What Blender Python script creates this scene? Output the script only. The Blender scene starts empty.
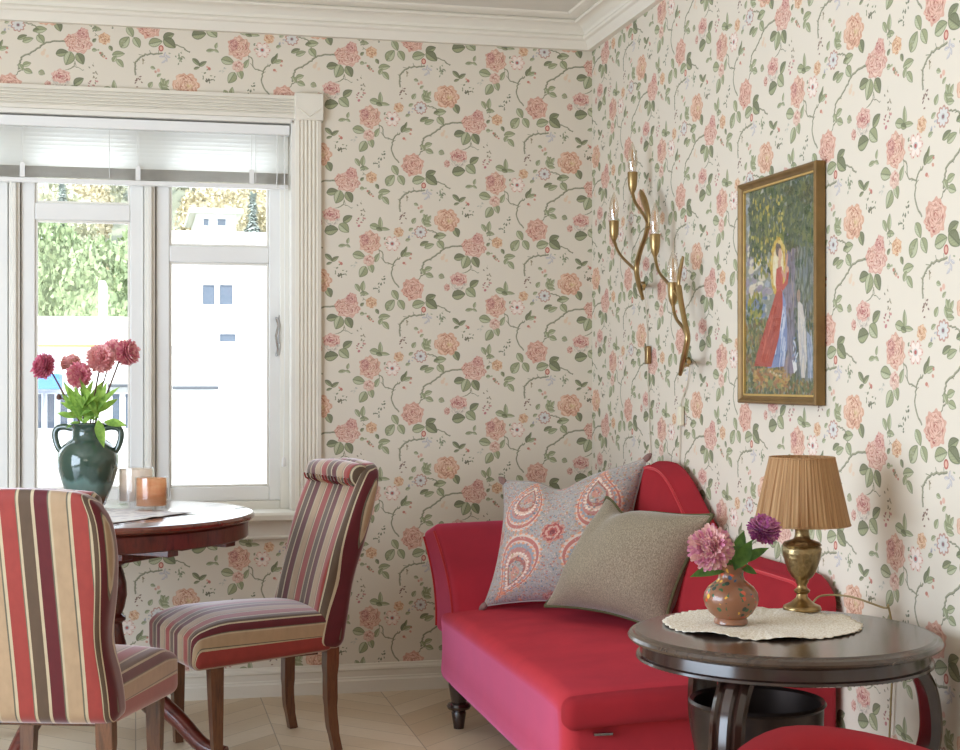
import bpy, bmesh, math, random
import numpy as np
from mathutils import Vector, Matrix
random.seed(7); RNG = np.random.default_rng(7)
PI = math.pi
sc = bpy.context.scene
COL = sc.collection

# ---------------------------------------------------------------- camera, world, sun, light, exposure
CAM_H = 1.2; FPX = 1480.0; YAW = math.radians(13.1)
FW = (math.sin(YAW), math.cos(YAW)); RT = (FW[1], -FW[0])
cd = bpy.data.cameras.new('camera'); cam = bpy.data.objects.new('camera', cd); COL.objects.link(cam)
cam.location = (0, 0, CAM_H); cam.rotation_euler = (PI/2, 0, -YAW)
cd.sensor_width = 36; cd.lens = FPX/960*36; cd.shift_y = 5/960.0; cd.clip_start = 0.05; cd.clip_end = 800
sc.camera = cam

world = bpy.data.worlds.new('world'); sc.world = world; world.use_nodes = True
wn = world.node_tree.nodes; wn.clear()
wo = wn.new('ShaderNodeOutputWorld'); wb = wn.new('ShaderNodeBackground')
wb.inputs[0].default_value = (0.86, 0.93, 1.0, 1); wb.inputs[1].default_value = 3.2
world.node_tree.links.new(wb.outputs[0], wo.inputs[0])

def light(name, kind, loc, rot, energy, color, **k):
    d = bpy.data.lights.new(name, kind); d.energy = energy; d.color = color
    for a, v in k.items(): setattr(d, a, v)
    o = bpy.data.objects.new(name, d); o.location = loc; o.rotation_euler = rot; COL.objects.link(o); return o
light('sun', 'SUN', (0, -10, 20), (math.radians(50), 0, math.radians(-25)), 4.0, (1.0, 0.95, 0.86), angle=0.01)
wl = light('window_daylight', 'AREA', (-0.193, 5.80, 1.45), (-PI/2, 0, 0), 20, (1, 1, 1), shape='RECTANGLE', size=1.54, size_y=1.48)
wl.data.cycles.is_portal = True
# daylight of the window in the left wall and an added warm fill behind the camera
light('left_window_daylight', 'AREA', (-2.35, 2.5, 1.25), (0, -PI/2, 0), 140, (0.69, 0.83, 1.0), shape='RECTANGLE', size=1.7, size_y=3.0)
light('rear_warm_fill', 'AREA', (-0.9, -1.3, 1.6), (PI/2, 0, math.radians(-8)), 12, (1.0, 0.93, 0.84), shape='RECTANGLE', size=2.2, size_y=1.5)

sc.view_settings.view_transform = 'Standard'; sc.view_settings.look = 'None'
sc.view_settings.exposure = 0.38; sc.view_settings.gamma = 1.0; sc.view_settings.use_curve_mapping = False
sc.cycles.max_bounces = 8; sc.cycles.transparent_max_bounces = 16; sc.cycles.caustics_reflective = False; sc.cycles.caustics_refractive = False

# ---------------------------------------------------------------- helpers
def P(px, py, x=None, y=None, z=None, d=None):
    k = (px-480)/FPX; rx = FW[0]+k*RT[0]; ry = FW[1]+k*RT[1]
    if x is not None: t = x/rx
    elif y is not None: t = y/ry
    elif z is not None: t = (CAM_H-z)*FPX/(py-380)
    else: t = d
    return Vector((rx*t, ry*t, CAM_H-(py-380)/FPX*t))

def lin(c):
    if isinstance(c, str):
        c = [int(c[i:i+2], 16)/255 for i in (0, 2, 4)]
    return tuple((v/12.92 if v <= 0.04045 else ((v+0.055)/1.055)**2.4) for v in c)

class NT:
    def __init__(s, name):
        s.m = bpy.data.materials.new(name); s.m.use_nodes = True; s.t = s.m.node_tree; s.n = s.t.nodes; s.n.clear()
        s.out = s.n.new('ShaderNodeOutputMaterial'); s.b = s.n.new('ShaderNodeBsdfPrincipled'); s.l(s.b.outputs[0], s.out.inputs[0])
    def l(s, a, b): s.t.links.new(a, b)
    def new(s, k, **p):
        x = s.n.new(k)
        for a, v in p.items(): setattr(x, a, v)
        return x
    def val(s, inp, v):
        if hasattr(v, 'is_linked') or isinstance(v, bpy.types.NodeSocket): s.l(v, inp)
        else: inp.default_value = v
    def math(s, op, a, b=0.0, c=None):
        x = s.new('ShaderNodeMath', operation=op); s.val(x.inputs[0], a); s.val(x.inputs[1], b)
        if c is not None: s.val(x.inputs[2], c)
        return x.outputs[0]
    def mix(s, f, a, b, mode='MIX'):
        x = s.new('ShaderNodeMix', data_type='RGBA', blend_type=mode); s.val(x.inputs[0], f)
        s.val(x.inputs[6], a if not isinstance(a, tuple) else (*a[:3], 1)); s.val(x.inputs[7], b if not isinstance(b, tuple) else (*b[:3], 1))
        return x.outputs[2]
    def ramp(s, f, stops, interp='LINEAR'):
        x = s.new('ShaderNodeValToRGB'); r = x.color_ramp; r.interpolation = interp
        while len(r.elements) > 1: r.elements.remove(r.elements[0])
        r.elements[0].position = stops[0][0]; r.elements[0].color = (*stops[0][1], 1)
        for p, c in stops[1:]:
            e = r.elements.new(p); e.color = (*c, 1)
        s.val(x.inputs[0], f); return x.outputs[0]
    def noise(s, scale, detail=2, vec=None, rough=0.5):
        x = s.new('ShaderNodeTexNoise'); x.inputs['Scale'].default_value = scale; x.inputs['Detail'].default_value = detail
        x.inputs['Roughness'].default_value = rough
        if vec is not None: s.l(vec, x.inputs['Vector'])
        return x.outputs[0]
    def coord(s, what='Object', scale=None):
        x = s.new('ShaderNodeTexCoord').outputs[what]
        if scale:
            m = s.new('ShaderNodeMapping'); m.inputs['Scale'].default_value = scale; s.l(x, m.inputs[0]); return m.outputs[0]
        return x
    def bump(s, h, strength=0.3, dist=0.002):
        x = s.new('ShaderNodeBump'); x.inputs['Strength'].default_value = strength; x.inputs['Distance'].default_value = dist
        s.l(h, x.inputs['Height']); s.l(x.outputs[0], s.b.inputs['Normal'])
    def set(s, **k):
        names = dict(color='Base Color', rough='Roughness', metal='Metallic', spec='Specular IOR Level', sheen='Sheen Weight', sheen_r='Sheen Roughness',
                     sheen_t='Sheen Tint', coat='Coat Weight', coat_r='Coat Roughness', trans='Transmission Weight', ior='IOR', sss='Subsurface Weight', alpha='Alpha')
        for a, v in k.items():
            i = s.b.inputs[names[a]]
            if isinstance(v, tuple) and len(v) == 3: v = (*v, 1)
            s.val(i, v)
        return s

def M(name, col, rough=0.5, metal=0.0, var=0.08, nscale=30, bump=0.0, bdist=0.001, stretch=None, **k):
    n = NT(name); c = lin(col) if isinstance(col, str) else col
    vec = n.coord('Object', stretch)
    f = n.noise(nscale, 3, vec)
    n.set(color=n.mix(f, tuple(v*(1-var*2) for v in c), tuple(min(1, v*(1+var*2)) for v in c)), rough=rough, metal=metal, **k)
    if bump: n.bump(f, bump, bdist)
    return n.m

# ---- mesh builder
class MB:
    def __init__(s): s.v = []; s.f = []; s.uv = None; s.m = []; s.cur = 0
    def add(s, vs, fs):
        o = len(s.v); s.v += [tuple(v) for v in vs]; s.f += [tuple(i+o for i in f) for f in fs]; s.m += [s.cur]*len(fs); return s
    def box(s, a, b):
        x0, y0, z0 = a; x1, y1, z1 = b
        return s.add([(x0,y0,z0),(x1,y0,z0),(x1,y1,z0),(x0,y1,z0),(x0,y0,z1),(x1,y0,z1),(x1,y1,z1),(x0,y1,z1)],
                     [(0,3,2,1),(4,5,6,7),(0,1,5,4),(1,2,6,5),(2,3,7,6),(3,0,4,7)])
    def tube(s, pts, rad, n=10, cap=True, flat=None):
        pts = [Vector(p) for p in pts]
        if not hasattr(rad, '__len__'): rad = [rad]*len(pts)
        vs = []; prev = None
        for i, p in enumerate(pts):
            d = (pts[min(i+1, len(pts)-1)]-pts[max(i-1, 0)]).normalized()
            if prev is None:
                a = Vector((0, 0, 1)) if abs(d.z) < 0.9 else Vector((1, 0, 0))
                u = d.cross(a).normalized()
            else:
                u = (prev-d*prev.dot(d)).normalized()
            prev = u; w = d.cross(u)
            for k in range(n):
                t = 2*PI*(k+0.5)/n; ru = rad[i]; rw = rad[i]*(flat if flat else 1)
                vs.append(p+u*math.cos(t)*ru+w*math.sin(t)*rw)
        fs = [(i*n+k, i*n+(k+1) % n, (i+1)*n+(k+1) % n, (i+1)*n+k) for i in range(len(pts)-1) for k in range(n)]
        if cap: fs += [tuple(range(n))[::-1], tuple((len(pts)-1)*n+k for k in range(n))]
        return s.add(vs, fs)
    def lathe(s, prof, c=(0, 0, 0), n=48, cap=True, fn=None):
        vs = []
        for r, z in prof:
            for k in range(n):
                t = 2*PI*k/n; rr = r; zz = z
                if fn: rr, zz = fn(r, z, t)
                vs.append((c[0]+rr*math.cos(t), c[1]+rr*math.sin(t), c[2]+zz))
        m = len(prof)
        fs = [(i*n+k, i*n+(k+1) % n, (i+1)*n+(k+1) % n, (i+1)*n+k) for i in range(m-1) for k in range(n)]
        if cap:
            fs += [tuple(range(n))[::-1], tuple((m-1)*n+k for k in range(n))]
        return s.add(vs, fs)
    def grid(s, nu, nv, fn):
        return s.add([fn(i/nu, j/nv) for i in range(nu+1) for j in range(nv+1)],
                     [(i*(nv+1)+j, (i+1)*(nv+1)+j, (i+1)*(nv+1)+j+1, i*(nv+1)+j+1) for i in range(nu) for j in range(nv)])
    def softbox(s, h, r, n=(8, 8, 6), fn=None, uvf=None):
        """rounded box with half sizes h, corner radius r, deformed by fn(x,y,z)->(x,y,z)"""
        def axis(hh, m):
            c = [math.sin(a)/1.0 for a in (0.0,)]
            t = [math.tan(PI/4*k/3) for k in range(4)]
            lo = [-(hh-r)-r*q for q in reversed(t)]
            mid = [-(hh-r)+2*(hh-r)*k/m for k in range(1, m)]
            hi = [(hh-r)+r*q for q in t]
            return lo+mid+hi
        ax = [axis(h[i], n[i]) for i in range(3)]
        idx = {}; vs = []; fs = []; s.vuv = getattr(s, 'vuv', {}); base = len(s.v)
        def vert(i, j, k):
            key = (i, j, k)
            if key not in idx:
                p = Vector((ax[0][i], ax[1][j], ax[2][k]))
                q = Vector([max(-(h[a]-r), min(h[a]-r, p[a])) for a in range(3)])
                d = p-q
                if d.length > 1e-9: p = q+d.normalized()*r
                if uvf: s.vuv[base+len(vs)] = uvf(*p)
                idx[key] = len(vs); vs.append(tuple(fn(*p)) if fn else tuple(p))
            return idx[key]
        N = [len(a)-1 for a in ax]
        for a, (b, c) in ((0, (1, 2)), (1, (2, 0)), (2, (0, 1))):
            for side in (0, N[a]):
                for i in range(N[b]):
                    for j in range(N[c]):
                        q = []
                        for di, dj in ((0, 0), (1, 0), (1, 1), (0, 1)):
                            key = [0, 0, 0]; key[a] = side; key[b] = i+di; key[c] = j+dj; q.append(vert(*key))
                        fs.append(tuple(q) if side else tuple(q[::-1]))
        return s.add(vs, fs)
    def build(s, name, mat, parent=None, smooth=40, bevel=0, uvfn=None, loc=None):
        me = bpy.data.meshes.new(name); me.from_pydata(s.v, [], s.f); me.validate()
        for m in (mat if isinstance(mat, (list, tuple)) else [mat]): me.materials.append(m)
        if isinstance(mat, (list, tuple)) and len(me.polygons) == len(s.m): me.polygons.foreach_set('material_index', s.m)
        if uvfn:
            uv = me.uv_layers.new(name='UVMap')
            for p in me.polygons:
                for li in p.loop_indices:
                    vi = me.loops[li].vertex_index
                    uv.data[li].uv = s.vuv[vi] if uvfn == 'vertex' else uvfn(me.vertices[vi].co, p.normal)
        if smooth:
            me.polygons.foreach_set('use_smooth', [True]*len(me.polygons)); me.set_sharp_from_angle(angle=math.radians(smooth))
        o = bpy.data.objects.new(name, me); COL.objects.link(o)
        if parent: o.parent = parent
        if loc: o.location = loc
        if bevel:
            b = o.modifiers.new('bevel', 'BEVEL'); b.width = bevel; b.segments = 2; b.limit_method = 'ANGLE'; b.angle_limit = math.radians(50)
        me.update(); return o

def tag(o, label, cat, group=None, kind=None):
    if label: o['label'] = label
    if cat: o['category'] = cat
    if group: o['group'] = group
    if kind: o['kind'] = kind
    return o
def thing(name, label, cat, loc=(0, 0, 0), rz=0, group=None, kind=None):
    o = bpy.data.objects.new(name, None); o.empty_display_size = 0.1; COL.objects.link(o)
    o.location = loc; o.rotation_euler = (0, 0, rz); return tag(o, label, cat, group, kind)
def copy_tree(o, parent=None):
    c = o.copy(); COL.objects.link(c); c.parent = parent
    for ch in list(o.children): copy_tree(ch, c)
    return c
def spline(pts, n=6):
    """Catmull-Rom through the points (tuples of any length)"""
    p = [pts[0]]+list(pts)+[pts[-1]]; out = []
    for i in range(1, len(p)-2):
        for k in range(n):
            t = k/n
            out.append(tuple(0.5*((2*b)+(-a+c)*t+(2*a-5*b+4*c-d)*t*t+(-a+3*b-3*c+d)*t**3) for a, b, c, d in zip(p[i-1], p[i], p[i+1], p[i+2])))
    out.append(tuple(p[-2])); return out

# ---------------------------------------------------------------- pattern painter (draws the printed patterns in memory)
class Paint:
    def __init__(s, w, h, bg, copies=((0, 0),), wrap=True):
        s.w, s.h = w, h; s.a = np.ones((h, w, 3))*np.array(bg); s.copies = copies; s.wrap = wrap
    def blend(s, x0, y0, rgb, al):
        hh, ww = al.shape
        for dx, dy in s.copies:
            xs = np.arange(x0+dx, x0+dx+ww); ys = np.arange(y0+dy, y0+dy+hh); r, a = rgb, al
            if s.wrap: xs %= s.w; ys %= s.h
            else:
                mx = (xs >= 0) & (xs < s.w); my = (ys >= 0) & (ys < s.h); xs = xs[mx]; ys = ys[my]
                a = al[np.ix_(my, mx)]; r = rgb[np.ix_(my, mx)] if rgb.ndim == 3 else rgb
            if not len(xs) or not len(ys): continue
            ix = np.ix_(ys, xs); s.a[ix] = s.a[ix]*(1-a[..., None])+r*a[..., None]
    def local(s, cx, cy, R):
        x0 = int(cx-R)-2; y0 = int(cy-R)-2; n = int(2*R)+5
        Y, X = np.mgrid[y0:y0+n, x0:x0+n]; return x0, y0, X-cx, Y-cy
    def ell(s, cx, cy, rx, ry, col, al=1.0, ang=0, soft=1.2):
        x0, y0, X, Y = s.local(cx, cy, max(rx, ry)+2); c, q = math.cos(math.radians(ang)), math.sin(math.radians(ang))
        d = np.sqrt(((X*c+Y*q)/rx)**2+((-X*q+Y*c)/ry)**2)
        s.blend(x0, y0, np.array(col), al*np.clip((1-d)*min(rx, ry)/soft+0.5, 0, 1))
    def leaf(s, cx, cy, L, W, ang, col, dark, light=None):
        x0, y0, X, Y = s.local(cx, cy, L*0.6+2); c, q = math.cos(math.radians(ang)), math.sin(math.radians(ang))
        U = (X*c+Y*q)/(L/2); V = (-X*q+Y*c)/(W/2)
        hw = np.clip(1-U*U, 0, 1)**0.75*(1-0.25*U); d = hw-np.abs(V+0.12*(1-U*U))
        al = np.clip(d*W/2/1.3+0.3, 0, 1)*(np.abs(U) < 1)
        light = light if light is not None else np.array(col)*1.18
        side = np.clip(V*2+0.5, 0, 1)[..., None]
        rgb = np.array(col)*(1-side)+np.array(light)*side
        vein = (np.abs(np.sin((U*1.0+np.abs(V)*0.7)*9)) < 0.22)*0.35+(np.abs(V+0.05) < 0.09)*0.6+np.clip(1-d*4, 0, 1)*0.8
        vein = np.clip(vein, 0, 0.85)[..., None]
        s.blend(x0, y0, rgb*(1-vein)+np.array(dark)*vein, al*0.92)
    def line(s, pts, w, col, al=1.0, wob=0):
        pts = np.array(pts, float)
        for i in range(len(pts)-1):
            a, b = pts[i], pts[i+1]; c = (a+b)/2; R = np.hypot(*(b-a))/2+w+2
            x0, y0, X, Y = s.local(c[0], c[1], R); X = X+c[0]-a[0]; Y = Y+c[1]-a[1]; d = b-a
            t = np.clip((X*d[0]+Y*d[1])/max(1e-6, d@d), 0, 1); D = np.hypot(X-t*d[0], Y-t*d[1])
            s.blend(x0, y0, np.array(col), al*np.clip((w/2-D)/1.2+0.5, 0, 1))
    def poly(s, pts, col, al=1.0):
        pts = np.array(pts, float); x0, y0 = np.floor(pts.min(0)).astype(int)-1; x1, y1 = np.ceil(pts.max(0)).astype(int)+2
        Y, X = np.mgrid[y0:y1, x0:x1]; ins = np.zeros(X.shape, bool)
        for i in range(len(pts)):
            (ax, ay), (bx, by) = pts[i], pts[(i+1) % len(pts)]
            cr = ((ay > Y) != (by > Y)) & (X < (bx-ax)*(Y-ay)/((by-ay) if by != ay else 1e-9)+ax); ins ^= cr
        s.blend(x0, y0, np.array(col), al*ins.astype(float))
    def rose(s, cx, cy, rx, ry, outer, mid, dark, heart=None, seed=0, off=(0, 0), rings=4):
        rg = np.random.default_rng(seed); R = max(rx, ry)*1.2
        x0, y0, X, Y = s.local(cx, cy, R); U = X/rx; V = Y/ry
        th = np.arctan2(V, U); rho = np.hypot(U, V); p = rg.uniform(0, 6.3, 8)
        edge = 1+0.07*np.sin(6*th+p[0])+0.05*np.sin(11*th+p[1])+0.03*np.sin(17*th+p[2])
        t = rho/edge; al = np.clip((1-t)*rx/1.4+0.3, 0, 1)
        U2 = U-off[0]; V2 = V-off[1]; th2 = np.arctan2(V2, U2); r2 = np.hypot(U2, V2)/(edge*(1+0.25*np.cos(th2-math.atan2(off[1], off[0]+1e-6))))
        q = r2*rings; ring = np.floor(q+0.25*np.sin(3*th2+p[3])+0.12*np.sin(5*th2+p[4]))
        fr = q+0.25*np.sin(3*th2+p[3])+0.12*np.sin(5*th2+p[4])-ring
        pet = np.sin(th2*(2.5+ring*0.5)+ring*2.1+p[5])
        k = np.clip(0.30+0.65*fr+0.25*pet, 0, 1)[..., None]
        rgb = np.array(mid)*(1-k)+np.array(outer)*k
        ln = (np.clip(1-fr*5, 0, 1)*np.clip(0.6+0.6*pet, 0, 1)+np.clip(1-np.abs(pet)*6, 0, 1)*0.35*(ring > 0))*np.clip(1.25-r2*0.7, 0, 1)
        ln = np.clip(ln, 0, 0.9)[..., None]; rgb = rgb*(1-ln)+np.array(dark)*ln
        if heart is not None:
            hh = np.clip(1-r2*3.0, 0, 1)[..., None]*0.8; rgb = rgb*(1-hh)+np.array(heart)*hh
        ed = np.clip((t-0.9)*8, 0, 0.35)[..., None]; rgb = rgb*(1-ed)+np.array(mid)*ed
        s.blend(x0, y0, rgb, al*0.95)
    def image(s, name):
        im = bpy.data.images.new(name, s.w, s.h, alpha=False)
        px = np.ones((s.h, s.w, 4), np.float32); px[..., :3] = np.clip(s.a[::-1], 0, 1); im.pixels.foreach_set(px.ravel()); im.update(); im.pack(); return im

def hexc(h): return np.array([int(h[i:i+2], 16)/255 for i in (0, 2, 4)])
def draw_wallpaper():
    sx = 1024/620; sy = 990/612
    p = Paint(2048, 990, hexc('ddd2c0'), ((0, 0), (1024, -495)))
    G, GD, GL = hexc('9c9f78'), hexc('5f6549'), hexc('bcbd9b'); BR = hexc('8a8468')
    def br(pts, w=5):
        q = spline([(a*sx, b*sy) for a, b in pts], 5)
        q = [(a+RNG.normal()*2.6, b+RNG.normal()*2.6) for a, b in q]
        p.line(q, w*2.1, hexc('767660'), 0.8); p.line([(a-2, b-2) for a, b in q], w*1.0, hexc('a8a387'), 0.8)
        for a, b in q[2::4]: p.line([(a, b), (a+RNG.normal()*12, b+RNG.normal()*12)], 4.5, hexc('7c7a5f'), 0.8)
    def lf(x, y, L, W, a, dk=0):
        c = G*(0.78 if dk else 1); p.leaf(x*sx, y*sy, L*1.78, W*1.85, a, c*0.97, GD*(0.85 if dk else 1), (GL if not dk else G))
    br([(515,240),(488,205),(482,170),(490,130),(498,112),(520,98)]); br([(490,130),(445,118),(436,75),(418,58)], 4)
    br([(212,338),(160,342),(118,355),(95,372),(60,400),(22,420),(8,455),(6,480)], 6)
    br([(640,372),(600,378),(560,388),(528,415),(518,440),(522,478)], 6); br([(695,325),(735,340),(750,355),(768,360)], 4)
    br([(30,262),(62,268),(88,285),(95,330)], 4); br([(250,430),(246,455),(222,470)], 3); br([(250,455),(290,470)], 2)
    br([(322,92),(350,100)], 3); br([(340,295),(365,315)], 2); br([(600,230),(618,190),(640,175),(650,150)], 3)
    big = [(497,280,50,30,60,0),(475,330,60,40,-55,0),(527,328,50,32,60,0),(612,325,60,38,-15,0),(672,290,52,30,-25,1),(675,325,62,42,35,1),
           (178,272,46,32,65,1),(100,292,54,30,-10,0),(45,342,48,24,-22,0),(20,330,44,20,-25,1),(100,335,44,32,50,0),
           (195,395,54,32,-10,1),(222,418,62,44,110,0),(274,418,54,36,60,1),
           (322,90,58,36,12,0),(340,168,56,38,120,0),(380,150,44,28,70,0),(410,98,44,22,-65,0),
           (190,582,62,44,-10,1),(250,570,56,42,40,0),(268,524,50,30,-35,1)]
    small = [(315,247,40,20,60,0),(342,238,48,22,-85,0),(348,275,40,20,5,0),(445,388,54,26,-8,0),(428,410,32,20,-60,0),(452,430,44,24,50,0),
             (400,560,50,28,15,0),(427,538,52,20,-95,0),(447,570,46,16,5,0),(420,572,30,18,20,1),(178,102,46,20,42,1),(208,108,40,18,-35,1),(180,130,28,12,-20,1),
             (540,72,44,22,-60,1),(560,80,40,18,-20,0),(550,55,30,12,-70,1),(270,18,28,14,-75,0),(243,43,38,15,-8,0),(270,44,24,12,30,0),
             (590,525,30,20,-60,0),(645,515,46,22,-65,0),(636,530,34,16,70,0),(658,545,34,18,5,0),(40,455,38,22,-20,0),(46,488,38,24,20,0),(15,470,34,18,60,0),
             (105,492,28,24,20,0),(338,328,22,14,-45,1),(338,374,22,16,0,0),(410,362,26,16,60,1),(600,445,22,14,20,0),(628,478,22,12,-40,0),(575,568,24,14,-30,0),
             (45,205,30,16,-60,0),(22,200,30,14,70,0),(35,222,34,14,10,0),(235,45,22,10,0,0),(700,600,28,16,-20,1),(560,620,24,14,-20,0)]
    for b in big: lf(*b)
    for b in small: lf(*b)
    S, PK, DK = hexc('e0b198'), hexc('cf8d76'), hexc('a5554a')
    def rose(x, y, rx, ry, o_, m_, d_, *a, **k):
        gr = hexc('c9b5a4'); o_, m_, d_ = o_*.6+hexc('e8d8c8')*.4, m_*.62+gr*.38, d_*.92+gr*.08
        p.rose(x*sx, y*sy, rx*sx, ry*sy, o_, m_, d_, *a, **k)
        for _ in range(int(rx*1.9)):
            t = RNG.random()*6.28; q = RNG.random()**.6*.85; c = (o_*.6+hexc('ecdcc8')*.4, m_*.9, d_, o_)[RNG.integers(4)]
            p.ell((x+rx*q*math.cos(t))*sx, (y+ry*q*math.sin(t))*sy, rx*.13+4, 1.8+RNG.random()*2.4, c, .8, math.degrees(t)+90+RNG.normal()*25)
    rose(583, 250, 53, 54, hexc('dca38c'), hexc('c9826d'), hexc('a3544a'), seed=1, off=(-0.1, -0.1), rings=4.2)
    rose(130, 213, 60, 56, hexc('e2b08f'), hexc('cd8a68'), hexc('a8604a'), hexc('c9b178'), seed=2, off=(0.2, 0.05), rings=3.5)
    rose(268, 345, 58, 46, hexc('deae9a'), hexc('c98573'), hexc('a3544e'), seed=3, off=(0.2, 0.1), rings=3.8)
    rose(233, 335, 28, 30, hexc('dda692'), hexc('cd8b76'), hexc('aa5f52'), seed=11, rings=2.2)
    rose(287, 300, 26, 28, hexc('cf8f80'), hexc('b8665c'), hexc('96434a'), seed=4, rings=2.5)
    rose(375, 635, 52, 54, hexc('dfae94'), hexc('cb8a70'), hexc('a4524c'), seed=5, off=(-0.3, -0.05), rings=3.8)
    rose(350, 622, 20, 28, hexc('c98574'), hexc('ad5a56'), hexc('8f4046'), seed=6, rings=2)
    rose(370, 112, 27, 27, hexc('dfb6a2'), hexc('d09c88'), hexc('b06a60'), seed=7, rings=2.5)
    rose(186, 528, 42, 30, hexc('ddd3c3'), hexc('c3b8a8'), hexc('9f9a90'), seed=8, rings=3)
    rose(190, 503, 42, 32, hexc('ddaa98'), hexc('cb8577'), hexc('a04a4c'), seed=9, rings=3)
    rose(132, 545, 15, 18, hexc('d39a88'), hexc('bf7868'), hexc('98504c'), seed=10, rings=2)
    for x, y, r in ((382, 318, 27), (515, 583, 24)):
        rose(x, y, r, r, hexc('e0b283'), hexc('cf9160'), hexc('a96448'), seed=12+x, rings=2.3)
    def petals(x, y, r, n, col, col2, heart, pr=0.36):
        for k in range(n):
            a = 2*PI*k/n; p.ell((x+r*0.68*math.cos(a))*sx, (y+r*0.68*math.sin(a))*sy, r*pr*sx, r*pr*0.75*sx, col2, 0.9, math.degrees(a))
        for k in range(n):
            a = 2*PI*k/n; p.ell((x+r*0.55*math.cos(a))*sx, (y+r*0.55*math.sin(a))*sy, r*pr*0.8*sx, r*pr*0.55*sx, col, 0.95, math.degrees(a))
        p.ell(x*sx, y*sy, r*0.3*sx, r*0.3*sx, hexc('b9b6ae'), 0.9); p.ell(x*sx, y*sy, r*0.18*sx, r*0.18*sx, heart, 1)
    petals(622, 580, 32, 9, hexc('d5d3cd'), hexc('b98c7c'), hexc('8d6a6c'))
    petals(483, 640, 36, 6, hexc('ecdcd0'), hexc('ddbcaa'), hexc('b4605a'), 0.45)
    for k in range(10):
        a = k*0.63; p.ell((483+34*math.cos(a))*sx, (640+34*math.sin(a))*sy, 4.5, 3.5, hexc('bb6d60'), 0.9, k*40)
    for k, (x, y) in enumerate(((640,390),(660,402),(648,412),(668,386),(655,378))):
        p.leaf(x*sx, y*sy, 40, 18, k*70, hexc('c6c2c2'), hexc('84727c'), hexc('dedad4'))
    p.ell(637*sx, 350*sy, 19, 24, hexc('b0584e'), 0.9); p.ell(637*sx, 350*sy, 11, 15, hexc('ddb19c'), 1)
    for x, y, r, c in ((237,130,10,'b96a5c'),(228,122,7,'d6a08c'),(540,122,9,'bd7362'),(548,128,6,'dcae98'),(572,98,8,'c98d78'),(575,78,7,'bf7b6c'),(625,455,11,'d9aa96'),(612,462,8,'c8917f'),
                       (365,386,8,'b86a5a'),(378,402,9,'cfa088'),(390,410,6,'bd7566'),(355,372,6,'9aa078'),(322,556,9,'b96f72'),(350,520,7,'c48b84'),(110,400,14,'dec2a4'),(130,412,10,'e0c5aa'),(118,385,9,'dcc2a6'),
                       (725,395,6,'a9a98c'),(105,492,12,'a09c80')):
        p.ell(x*sx, y*sy, r*1.3, r*1.1, hexc(c), 0.85, x)
    for cx, cy, n, sp, c in ((110,85,9,24,'7f8468'),(232,170,10,26,'77795f'),(340,490,9,28,'8a8068'),(325,535,7,18,'a8706a'),(432,212,8,22,'6c7058'),(412,262,6,16,'6c7058'),(532,510,9,22,'7b5c4e'),
                          (722,392,9,24,'84896c'),(228,190,9,22,'6c6a54'),(305,132,7,14,'b5b0a2'),(370,395,7,16,'8f8a6c'),(340,270,5,14,'8a8c70'),(560,410,5,14,'9b8c70'),(575,600,6,20,'9c9aa0'),
                          (470,330,4,12,'a5a48a'),(450,15,4,12,'7b7f60')):
        for _ in range(n):
            x = (cx+RNG.normal()*sp*0.55)*sx; y = (cy+RNG.normal()*sp*0.6)*sy
            p.ell(x, y, 7+RNG.random()*3, 4.6, hexc(c)*(0.85+0.3*RNG.random()), 0.85, RNG.random()*180)
            if RNG.random() < 0.5: p.line([(x, y), (x+RNG.normal()*12, y+RNG.normal()*12)], 1.6, hexc(c), 0.5)
    p.a = p.a*.97+.03*p.a.mean(); return p.image('floral_print'), 583*sx/2048, 1-250*sy/990

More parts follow.
